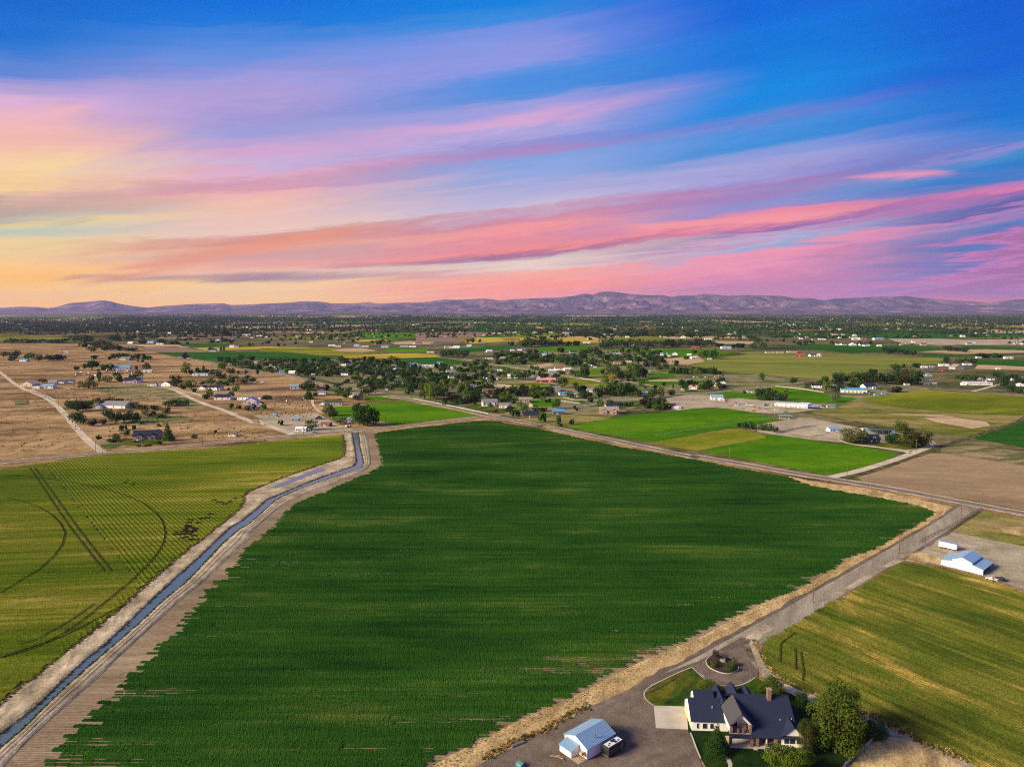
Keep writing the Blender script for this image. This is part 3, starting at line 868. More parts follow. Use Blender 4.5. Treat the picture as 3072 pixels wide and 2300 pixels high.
# ------------------------------------------------------------------ crops
def canopy(name, lx, ly, nx, ny, rows, hgt, amp, seed, mat, edge=.12):
    r = random.Random(seed)
    vs, fs = [], []
    for j in range(ny + 1):
        y = -ly / 2 + ly * j / ny
        for i in range(nx + 1):
            x = -lx / 2 + lx * i / nx
            ridge = .5 + .5 * math.cos(2 * math.pi * rows * (j / ny) + math.pi)
            z = hgt * (.25 + .75 * ridge) + r.uniform(-amp, amp)
            if j in (0, ny):
                z = hgt * edge
            vs.append((x + r.uniform(-.35, .35) * lx / nx, y + r.uniform(-.3, .3) * ly / ny, max(.05, z)))
    for j in range(ny):
        for i in range(nx):
            a = j * (nx + 1) + i
            fs.append((a, a + 1, a + nx + 2, a + nx + 1))
    return proto(name, vs, fs, mat)


def cover(name, poly, mat, ang, lx, ly, label, hgt, amp, rows, nx, ny, keep=None, over=1.12, edge=.12):
    V = [canopy(name + '_proto', lx * over, ly, nx, ny, rows, hgt, amp, 50 + q, mat, edge) for q in range(4)]
    c, s_ = math.cos(ang), math.sin(ang)
    U = [(p.x * c + p.y * s_, -p.x * s_ + p.y * c) for p in poly]
    u0, u1 = min(q[0] for q in U), max(q[0] for q in U)
    v0, v1 = min(q[1] for q in U), max(q[1] for q in U)
    uu, vv = np.meshgrid(np.arange(u0 + lx / 2, u1, lx), np.arange(v0 + ly / 2, v1, ly))
    uu, vv = uu.ravel(), vv.ravel()
    row = np.round((vv - v0) / ly).astype(int)
    uu = uu + rng.uniform(-.5, .5, row.max() + 2)[row] * lx
    msk = inside(U, uu, vv)
    wt = np.ones(len(uu))
    if keep is not None:
        wt = keep(uu, vv, row, U)
        msk &= wt > 0
    uu, vv, wt = uu[msk], vv[msk], wt[msk]
    pts = np.stack([uu * c - vv * s_, uu * s_ + vv * c], 1)
    n = len(pts)
    rot = ang + math.pi * rng.integers(0, 2, n)
    sc = np.stack([.5 + .5 * wt, .2 + .8 * wt, wt * rng.uniform(.88, 1.1, n)], 1)
    z = np.array([lz(1, y) for y in pts[:, 1]])
    return scatter(name, pts, V, rot, sc, label, z)


def noise2(u, v, sc, st, off=0.0):
    return np.array([mnoise.noise(Vector((a * sc / st, b * sc, off))) for a, b in zip(u, v)])


crop_mat('crop_green', [(.0090, .036, .006), (.0140, .053, .007), (.022, .067, .008), (.062, .094, .018)], 0, 3.5, .035, .16)
crop_mat('crop_wheat', [(.040, .074, .006), (.070, .100, .008), (.110, .124, .013), (.26, .20, .055)], .1, 3.0, .014, .22)
crop_mat('crop_grain', [(.028, .044, .007), (.050, .066, .009), (.085, .085, .016), (.23, .16, .04)], math.atan2(*(lambda d: (d.y, d.x))(GC('f3', 1700, 1050) - GC('f3', 700, 560))), 2.2, .05, .25)


def keep_green(u, v, row, U):
    # ragged row ends: whole planter passes stop earlier or later, single rows too; thin spots near the edges
    pas = (row // 6)
    jp = rng.uniform(-1.5, 2.0, pas.max() + 2)[pas] + rng.exponential(1.2, row.max() + 2)[row] - 1.5
    a = inside(U, u - jp - 2, v) & inside(U, u + jp + 2, v)
    far = v > 330
    a = np.where(far, inside(U, u, v), a)
    th = noise2(u, v, .2, 9.0, 5.0) + .35 * noise2(u, v, .02, 2.0, 9.0)
    edge = ~(inside(U, u + 38, v) & inside(U, u - 30, v))
    top = (v > 300) & (v < 520) & (u < -10)
    thin = (th > np.where(edge, .22, np.where(top, .30, .46)))
    w = np.where(thin, np.where(edge | top, rng.uniform(.42, .85, len(u)), rng.uniform(.6, .9, len(u))), 1.0)
    near = ~(inside(U, u + 9, v) & inside(U, u - 9, v))
    w = np.where(near, w * rng.uniform(.6, 1.0, len(u)), w)
    return np.where(a, w, 0.0)


cover('green_crop', soil_poly, 'crop_green', 0.0, 3.2, 1.52, 'dense dark green row crop filling the big middle field', .56, .15, 2, 15, 8, keep_green)
bg = P('f5 380 110 1080 990 1160 1080 1250 1106')
road_edge = P('b1 -700 900 0 835 400 800 850 765 1300 722 1700 682', 'b2 0 640 300 605 640 572 735 568')
wheatL = P('f5 -900 260 -300 205 0 160 375 110') + [bg[1], bg[2]] + P('f6 860 0 700 125 540 255 400 357 250 487 100 597 0 677 -300 900 -900 900')
wheatR = P('f5 385 108 800 40') + road_edge[5:] + [p + Vector((-1.5, 1.0, 0)) for p in Wl[:24]] + [bg[2], bg[1]]
sheet('field_soil', wheatL, 'weed_strip', 1, 'ground under the left grain field')
sheet('field_soil', wheatR, 'weed_strip', 2, 'ground under the grain beside the canal')
cover('grain_crop', wheatL, 'crop_wheat', .06, 4.2, 2.2, 'olive and straw coloured grain at the left edge', .42, .08, 3, 12, 9, over=1.2, edge=.55)
d_ = (GC('f5', 1080, 990) - GC('f5', 400, 130))
cover('grain_crop', wheatR, 'crop_wheat', math.atan2(d_.y, d_.x), 4.2, 2.1, 'green grain in fine drilled rows beside the canal', .42, .08, 1, 12, 9, over=1.25, edge=.62)
grainR = P('f4 60 1360 400 1150 640 1000 780 925 900 935 1240 985 1700 1095 2212 1270 3300 1650', 'f3 3400 1400 2300 1290 1850 1160 1600 1030 1300 905 1050 800 850 692 770 640 350 492', 'g3 1640 1045 1565 1005 1495 945 1462 870 1457 800 1484 765 1550 735 1700 645 1850 558')
sheet('field_soil', grainR, 'straw', 3, 'ground under the right grain field')
d2 = (GC('f3', 1700, 1050) - GC('f3', 700, 560))
MATS['crop_grain'].node_tree.nodes  # rows follow the long side
cover('grain_crop', grainR, 'crop_grain', math.atan2(d2.y, d2.x), 1.6, 1.5, 'yellow-green grain in close rows right of the farmstead', .42, .09, 2, 6, 9, over=1.2, edge=.4)


def track(pts, w, label, mat='track_soft'):
    o = ribbon('wheel_track', pts, w, mat, 1, label, wob=.5, z=.62)
    return o


arc1 = P('f5 50 215 300 231 550 261 850 321 1050 381 1200 451 1300 531 1355 611 1372 700 1350 790 1290 880 1200 980 1070 1106', 'f6 560 130 400 240 250 315 0 390')
arc2 = P('f5 60 402 200 431 330 481 430 541 500 611 540 690 520 780 450 880 330 990 140 1106 0 1190')
track(resample(arc1, 120), .6, 'large curved wheel track of the irrigation pivot', 'track_dark')
track(resample(arc2, 90), .55, 'small curved wheel track at the left edge', 'track_dark')
track(resample(P('f5 245 150 560 620 860 1010'), 60), .8, 'left line of the straight wheel track pair')
track(resample(P('f5 285 150 650 660 920 1010'), 60), .8, 'right line of the straight wheel track pair')
track(resample(P('f6 860 15 640 130 400 250 160 330 0 385'), 60), .8, 'wheel track along the lower grain edge')
track(resample(P('f6 620 30 480 130 250 260 120 300'), 50), .7, 'short wheel track near the lower grain edge')
track(resample(P('f1 1340 0 1220 90 1215 250'), 40), .4, 'bent wheel track in the right grain field')
track(resample(P('f1 1340 130 1345 310'), 20), .45, 'short wheel track in the right grain field')
track(resample(P('f1 1385 160 1410 330 1400 400'), 20), .45, 'second short wheel track in the right grain field')
rr = random.Random(3)
for q, (cx, cy, n) in enumerate(((1560, 670, 16), (1610, 630, 10), (1520, 710, 8), (1860, 430, 7), (1700, 572, 4), (1050, 283, 4))):
    vs, fs = [], []
    for _ in range(n):
        c = GC('f5', cx + rr.gauss(0, 38), cy + rr.gauss(0, 22))
        m_ = rr.randint(5, 8)
        b0 = len(vs)
        for a in range(m_):
            t = 2 * math.pi * a / m_
            r0 = rr.uniform(.6, 1.8)
            vs.append((c.x + math.cos(t) * r0 * 1.4, c.y + math.sin(t) * r0, .53 + rr.uniform(0, .03) + .004 * _))
        fs.append(tuple(range(b0, b0 + m_)))
    tag(mesh_obj('lodged_crop', vs, fs, 'track_dark'), 'dark flattened patch in the grain, number %s from the canal bend' % ('one', 'two', 'three', 'four', 'five', 'six')[q], kind='stuff')

# ------------------------------------------------------------------ mountains
RIDGE = [(-2200, 905), (-1500, 915), (-900, 902), (-400, 915), (0, 924), (72, 919.7), (119, 921), (152, 924.4), (181, 919.7), (217, 909.5), (268, 906), (315, 901), (340, 904), (362, 910.6), (398, 917), (445, 923), (506, 917), (597, 911.7), (644, 910.6), (669, 909), (698, 915), (741, 914), (800, 911),
         (868, 907.7), (915, 903.8), (962, 904.8), (998, 910), (1056, 910.6), (1107, 907), (1136, 910.6), (1208, 908), (1273, 906), (1331, 898.7), (1375, 899.8), (1411, 898), (1454, 895.8), (1501, 901.6), (1543, 897.6), (1608, 895), (1663, 893), (1717, 889), (1750, 880.6), (1778, 884.6), (1796, 877), (1822, 874.5), (1847, 877), (1890, 883),
         (1945, 886), (1981, 884.6), (2010, 891), (2035, 887.5), (2079, 887), (2107, 881.7), (2144, 884), (2173, 888), (2223, 886), (2337, 888), (2377, 894.7), (2420, 894), (2467, 901.6), (2496, 896), (2561, 894), (2630, 889), (2663, 892), (2706, 888), (2742, 892), (2796, 898), (2851, 901), (2894, 904), (2941, 907), (2977, 906), (3032, 899), (3072, 898), (3500, 890), (4200, 900), (5200, 893)]


def mountains():
    NA, NR = 900, 56
    xs = np.array([p[0] for p in RIDGE], float)
    ys = np.array([p[1] for p in RIDGE], float)
    vs, fs = [], []
    px = np.linspace(-2100, 5100, NA)
    for i, x in enumerate(px):
        u = (x - 1536) / F
        yr = np.interp(x, xs, ys)
        R0 = 25500.0
        top = H + (928 - yr) / F * R0 * 1.004
        for j in range(NR):
            t = j / (NR - 1)
            ay = 19600 + t * 9000                       # along the view axis
            X, Y = u * ay, ay
            s = (ay - 19600) / (R0 - 19600)
            prof = (s ** 1.15 if s < 1 else max(0.0, 1 - (s - 1) * 1.9))
            n1 = mnoise.fractal(Vector((X / 2100, Y / 3600, 2.0)), 1.0, 2.1, 5)
            n2 = mnoise.fractal(Vector((X / 620, Y / 2100, 5.0)), 1.0, 2.1, 4)
            cut = (abs(n1) * .75 + abs(n2) * .6)
            z = top * prof * (1 - cut * (1 - min(1, max(0, s)) ** 3 if s < 1 else .2))
            if s < 1:
                z *= (.55 + .45 * s + .25 * n1 * (1 - s))
                z = min(z, top * (.15 + .85 * s))
            vs.append((X, Y, max(-.3, z - 2.0 if j == 0 else z)))
    for i in range(NA - 1):
        for j in range(NR - 1):
            a = i * NR + j
            fs.append((a, a + NR, a + NR + 1, a + 1))
    o = mesh_obj('mountains', vs, fs, 'hazed_rock', smooth=False)
    tag(o, 'long range of bare mountains along the horizon', kind='structure')


mountains()

# ------------------------------------------------------------------ air
m = bpy.data.materials.new('haze')
m.use_nodes = True
nt = m.node_tree
nt.nodes.clear()
pv = nt.nodes.new('ShaderNodeVolumePrincipled')
pv.inputs['Color'].default_value = (.50, .50, 1.0, 1)
pv.inputs['Density'].default_value = 1.35e-5
pv.inputs['Anisotropy'].default_value = 0.1
ou = nt.nodes.new('ShaderNodeOutputMaterial')
nt.links.new(pv.outputs[0], ou.inputs['Volume'])
MATS['haze'] = m
tag(MB().box(-43000, 43000, -3000, 30600, -2, 800).build('haze', 'haze'), 'thin lilac air between the fields and the mountains', None, None, 'stuff')

# ------------------------------------------------------------------ trees
FOL = {'d': ((.017, .044, .008), 'dark green'), 'g': ((.030, .072, .009), 'green'), 'l': ((.075, .115, .010), 'yellow-green'), 'y': ((.30, .225, .012), 'bright yellow'),
       'r': ((.022, .014, .011), 'dark red-brown'), 'o': ((.050, .060, .015), 'olive green'), 's': ((.075, .090, .050), 'grey-green'), 'b': ((.020, .040, .030), 'blue-green'), 'k': ((.058, .085, .010), 'fresh green')}
for q, (c, w_) in FOL.items():
    leaf_mat('leaf_' + q, c)
plain_mat('bark', (.09, .065, .045), .9, .1, .3, 6)
SHAPES = {'a': 'round', 'c': 'conical', 'p': 'columnar', 'u': 'low bushy', 'w': 'weeping', 't': 'tall spreading'}


def crown_mesh(shape, seed, n, leaf, colour):
    """leaf-sized faces spread through several lobes; unit box: width 1, height 1"""
    r = random.Random(seed)
    lobes = []
    if shape == 'a':
        lobes = [(0, 0, .50, .40, .40)] + [(math.cos(t) * .30, math.sin(t) * .30, r.uniform(.24, .70), r.uniform(.18, .28), r.uniform(.16, .24)) for t in [r.uniform(0, 6.3) for _ in range(11)]]
        lobes += [(r.uniform(-.12, .12), r.uniform(-.12, .12), .82, .2, .17)]
    elif shape == 't':
        lobes = [(0, 0, .5, .34, .42)] + [(math.cos(t) * r.uniform(.2, .38), math.sin(t) * r.uniform(.2, .38), r.uniform(.2, .8), r.uniform(.14, .24), r.uniform(.12, .2)) for t in [r.uniform(0, 6.3) for _ in range(16)]]
        lobes += [(r.uniform(-.1, .1), r.uniform(-.1, .1), .86, .16, .14)]
    elif shape == 'c':
        lobes = [(r.uniform(-.03, .03), r.uniform(-.03, .03), .08 + .86 * i / 9, .46 * (1 - i / 9.6) + .03, .10) for i in range(10)]
    elif shape == 'p':
        lobes = [(r.uniform(-.06, .06), r.uniform(-.06, .06), .12 + .80 * i / 7, .42 * math.sin(.55 + 2.2 * i / 7.5), .14) for i in range(8)]
    elif shape == 'u':
        lobes = [(0, 0, .42, .42, .42)] + [(math.cos(t) * .27, math.sin(t) * .27, r.uniform(.25, .7), .22, .26) for t in [r.uniform(0, 6.3) for _ in range(7)]]
    else:
        lobes = [(math.cos(t) * q, math.sin(t) * q, r.uniform(.62, .86), .2, .13) for t, q in [(r.uniform(0, 6.3), r.uniform(0, .32)) for _ in range(12)]]
    wt = [l[3] * l[3] * .6 + l[3] * l[4] for l in lobes]
    vs, fs = [], []
    for _ in range(n):
        x0, y0, z0, rx, rz = r.choices(lobes, wt)[0]
        d = Vector((r.gauss(0, 1), r.gauss(0, 1), r.gauss(0, 1))).normalized()
        q = r.uniform(.62, 1.06) ** .7
        p = Vector((x0 + d.x * rx * q, y0 + d.y * rx * q, z0 + d.z * rz * q))
        if p.z < .02:
            p.z = .02 + r.random() * .08
        s = leaf * r.uniform(.6, 1.35)
        nrm = (d + Vector((r.uniform(-.8, .8), r.uniform(-.8, .8), r.uniform(-.3, .9)))).normalized()
        u = nrm.orthogonal().normalized()
        a = r.uniform(0, 6.3)
        w = nrm.cross(u)
        u, w = u * math.cos(a) + w * math.sin(a), w * math.cos(a) - u * math.sin(a)
        if shape == 'w':                                # hanging strands
            u = Vector((d.x, d.y, 0)).normalized().orthogonal() * .5
            u = Vector((-d.y, d.x, 0)).normalized() * .45
            w = Vector((d.x * .35, d.y * .35, -1.9 - r.random() * 1.2))
        b = len(vs)
        if n <= 120 or shape == 'w':
            vs += [p - u * s - w * s * .6, p + u * s - w * s * .6, p + u * s * .6 + w * s, p - u * s * .6 + w * s * .8]
            fs.append((b, b + 1, b + 2, b + 3))
        else:                                           # bent leaf spray: two triangles with a fold
            k_ = nrm * s * .35
            vs += [p - u * s, p + w * s * .8 - k_, p + u * s, p - w * s * .8 - k_]
            fs += [(b, b + 1, b + 2), (b, b + 2, b + 3)]
    me = bpy.data.meshes.new('crown')
    me.from_pydata([tuple(v) for v in vs], [], fs)
    me.materials.append(MATS['leaf_' + colour])
    return me


def trunk_mesh(shape, seed):
    r = random.Random(seed)
    mb = MB()
    top = {'c': .9, 'p': .8, 'u': .3, 'w': .75}.get(shape, .62)
    mb.tube((0, 0, -.02), (.01, .01, top * .45), .035, .026, 6)
    mb.tube((.01, .01, top * .45), (.0, .02, top), .026, .008, 5)
    if shape in 'atw':
        for _ in range(5):
            t = r.uniform(0, 6.3)
            z0 = r.uniform(.18, .4)
            mb.tube((0, 0, z0), (math.cos(t) * .26, math.sin(t) * .26, z0 + r.uniform(.15, .3)), .014, .004, 4)
    if shape == 'u':
        for _ in range(4):
            t = r.uniform(0, 6.3)
            mb.tube((0, 0, 0), (math.cos(t) * .25, math.sin(t) * .25, .4), .02, .006, 4)
    me = bpy.data.meshes.new('trunk')
    me.from_pydata(mb.v, [], mb.f)
    me.materials.append(MATS['bark'])
    return me


CROWN, TRUNK = {}, {}


def crown_for(shape, colour, lod, var):
    key = (shape, colour, lod, var)
    if key not in CROWN:
        n, leaf = {0: (90, .105), 1: (340, .058), 2: (1000, .036), 3: (5200, .0185)}[lod]
        if shape in 'pc':
            leaf *= 1.1
        if shape == 'w':
            leaf *= .8
        CROWN[key] = crown_mesh(shape, hash_(key), n, leaf, colour)
    return CROWN[key]


def hash_(key):
    return sum((i + 3) * ord(ch) for i, ch in enumerate(repr(key)))


def tree(p, w, h, shape, colour, lod, seed, name=None):
    r = random.Random(seed)
    o = empty(name or {'u': 'shrub', 'c': 'conifer_tree', 'p': 'poplar_tree', 'w': 'willow_tree'}.get(shape, 'broadleaf_tree'), (p.x, p.y, 0), r.uniform(0, 6.28), (w, w, h))
    v = r.randint(0, 3 if lod < 3 else 1)
    c = bpy.data.objects.new('crown', crown_for(shape, colour, lod, v))
    c.parent = o
    COL.objects.link(c)
    if shape not in TRUNK:
        TRUNK[shape] = trunk_mesh(shape, 5)
    t = bpy.data.objects.new('trunk', TRUNK[shape])
    t.parent = o
    COL.objects.link(t)
    return o


ZONES = [(440, 1310, 'by the navy-roofed house at the road corner'), (330, 1235, 'in the thicket round the pale green gable'), (150, 1150, 'by the cream shed on the dirt lane'), (300, 1140, 'behind the tan pasture houses'),
         (560, 1160, 'by the twin white garages'), (690, 1165, 'by the navy hip roof and fenced paddock'), (640, 1115, 'in the big clump beyond the white garages'), (360, 1112, 'around the scrapyard'), (140, 1078, 'in the grove by the blue-roofed farm'),
         (400, 1078, 'round the grey house in dry grass'), (260, 1040, 'in the long windbreak past the dry grass'), (740, 1100, 'in the row below the dark green field'), (850, 1110, 'left of the village street'),
         (985, 1235, 'beside the red barn'), (1090, 1265, 'at the canal bridge'), (940, 1190, 'round the white cottage behind the paddock'), (1030, 1195, 'by the white house inside the road fork'), (1010, 1110, 'in the left village among navy roofs'),
         (1130, 1085, 'in the village under the gold field'), (1090, 1165, 'by the village street bend'), (1210, 1110, 'in the middle village gardens'), (1290, 1180, 'in the tall clump along the paved road'), (1180, 1165, 'beside the paved road in the village'),
         (1360, 1060, 'in the far grove above the village'), (1430, 1095, 'around the white village houses'), (1380, 1150, 'behind the brown stone house'), (1350, 1205, 'in the maroon garden by the road'), (1540, 1125, 'in the poplar belt behind the white shed'),
         (1560, 1070, 'in the wood above the gravel lane'), (1700, 1075, 'in the wood right of the gravel lane'), (1500, 1185, 'between the brown and tan houses'), (1560, 1215, 'round the tan gabled house'), (1680, 1150, 'round the tan villa with columns'),
         (1560, 1240, 'by the brick ranch house'), (1640, 1265, 'among the roadside poplars'), (1720, 1200, 'by the white fences'), (1850, 1215, 'in the hedge behind the navy roof'), (1960, 1225, 'round the cottage by the fallow yard'),
         (1780, 1110, 'near the gravel lane lots'), (1860, 1120, 'in the tall clump mid village'), (1830, 1165, 'in the yellow clump by the white fence'), (1850, 1065, 'in the long wood over the village'), (1960, 1060, 'by the teal roofs'), (2020, 1110, 'in the tree line above the car lot'),
         (2110, 1065, 'at the farm in the stubble'), (1970, 1185, 'by the side road bend'), (2070, 1160, 'by the pink-roofed house'), (2150, 1150, 'by the white house right of the side road'), (2270, 1190, 'behind the machinery yard'), (2280, 1285, 'in the row beside the corral'),
         (2640, 1320, 'around the dark blue house'), (2500, 1205, 'by the pale willow right of the warehouse'), (2450, 1160, 'round the blue-roofed hall'), (2620, 1140, 'in the dark grove along the back road'), (2760, 1135, 'in the grove before the dusty yards'), (2870, 1085, 'by the dusty yards at right'),
         (2680, 1060, 'in the row below the deep green strip'), (2880, 1050, 'in the dark clump far right'), (2960, 1140, 'round the white hall'), (3040, 1170, 'by the tan lot at right'), (1900, 1040, 'in the far belt behind the meadow'), (1640, 1035, 'in the far wood left of the belt'), (2150, 1020, 'in the far orchard rows'),
         (2320, 1150, 'by the pale fence lane')]


def zone(px, py):
    return min(ZONES, key=lambda z: ((z[0] - px) * .55) ** 2 + ((z[1] - py) * 1.6) ** 2)[2]


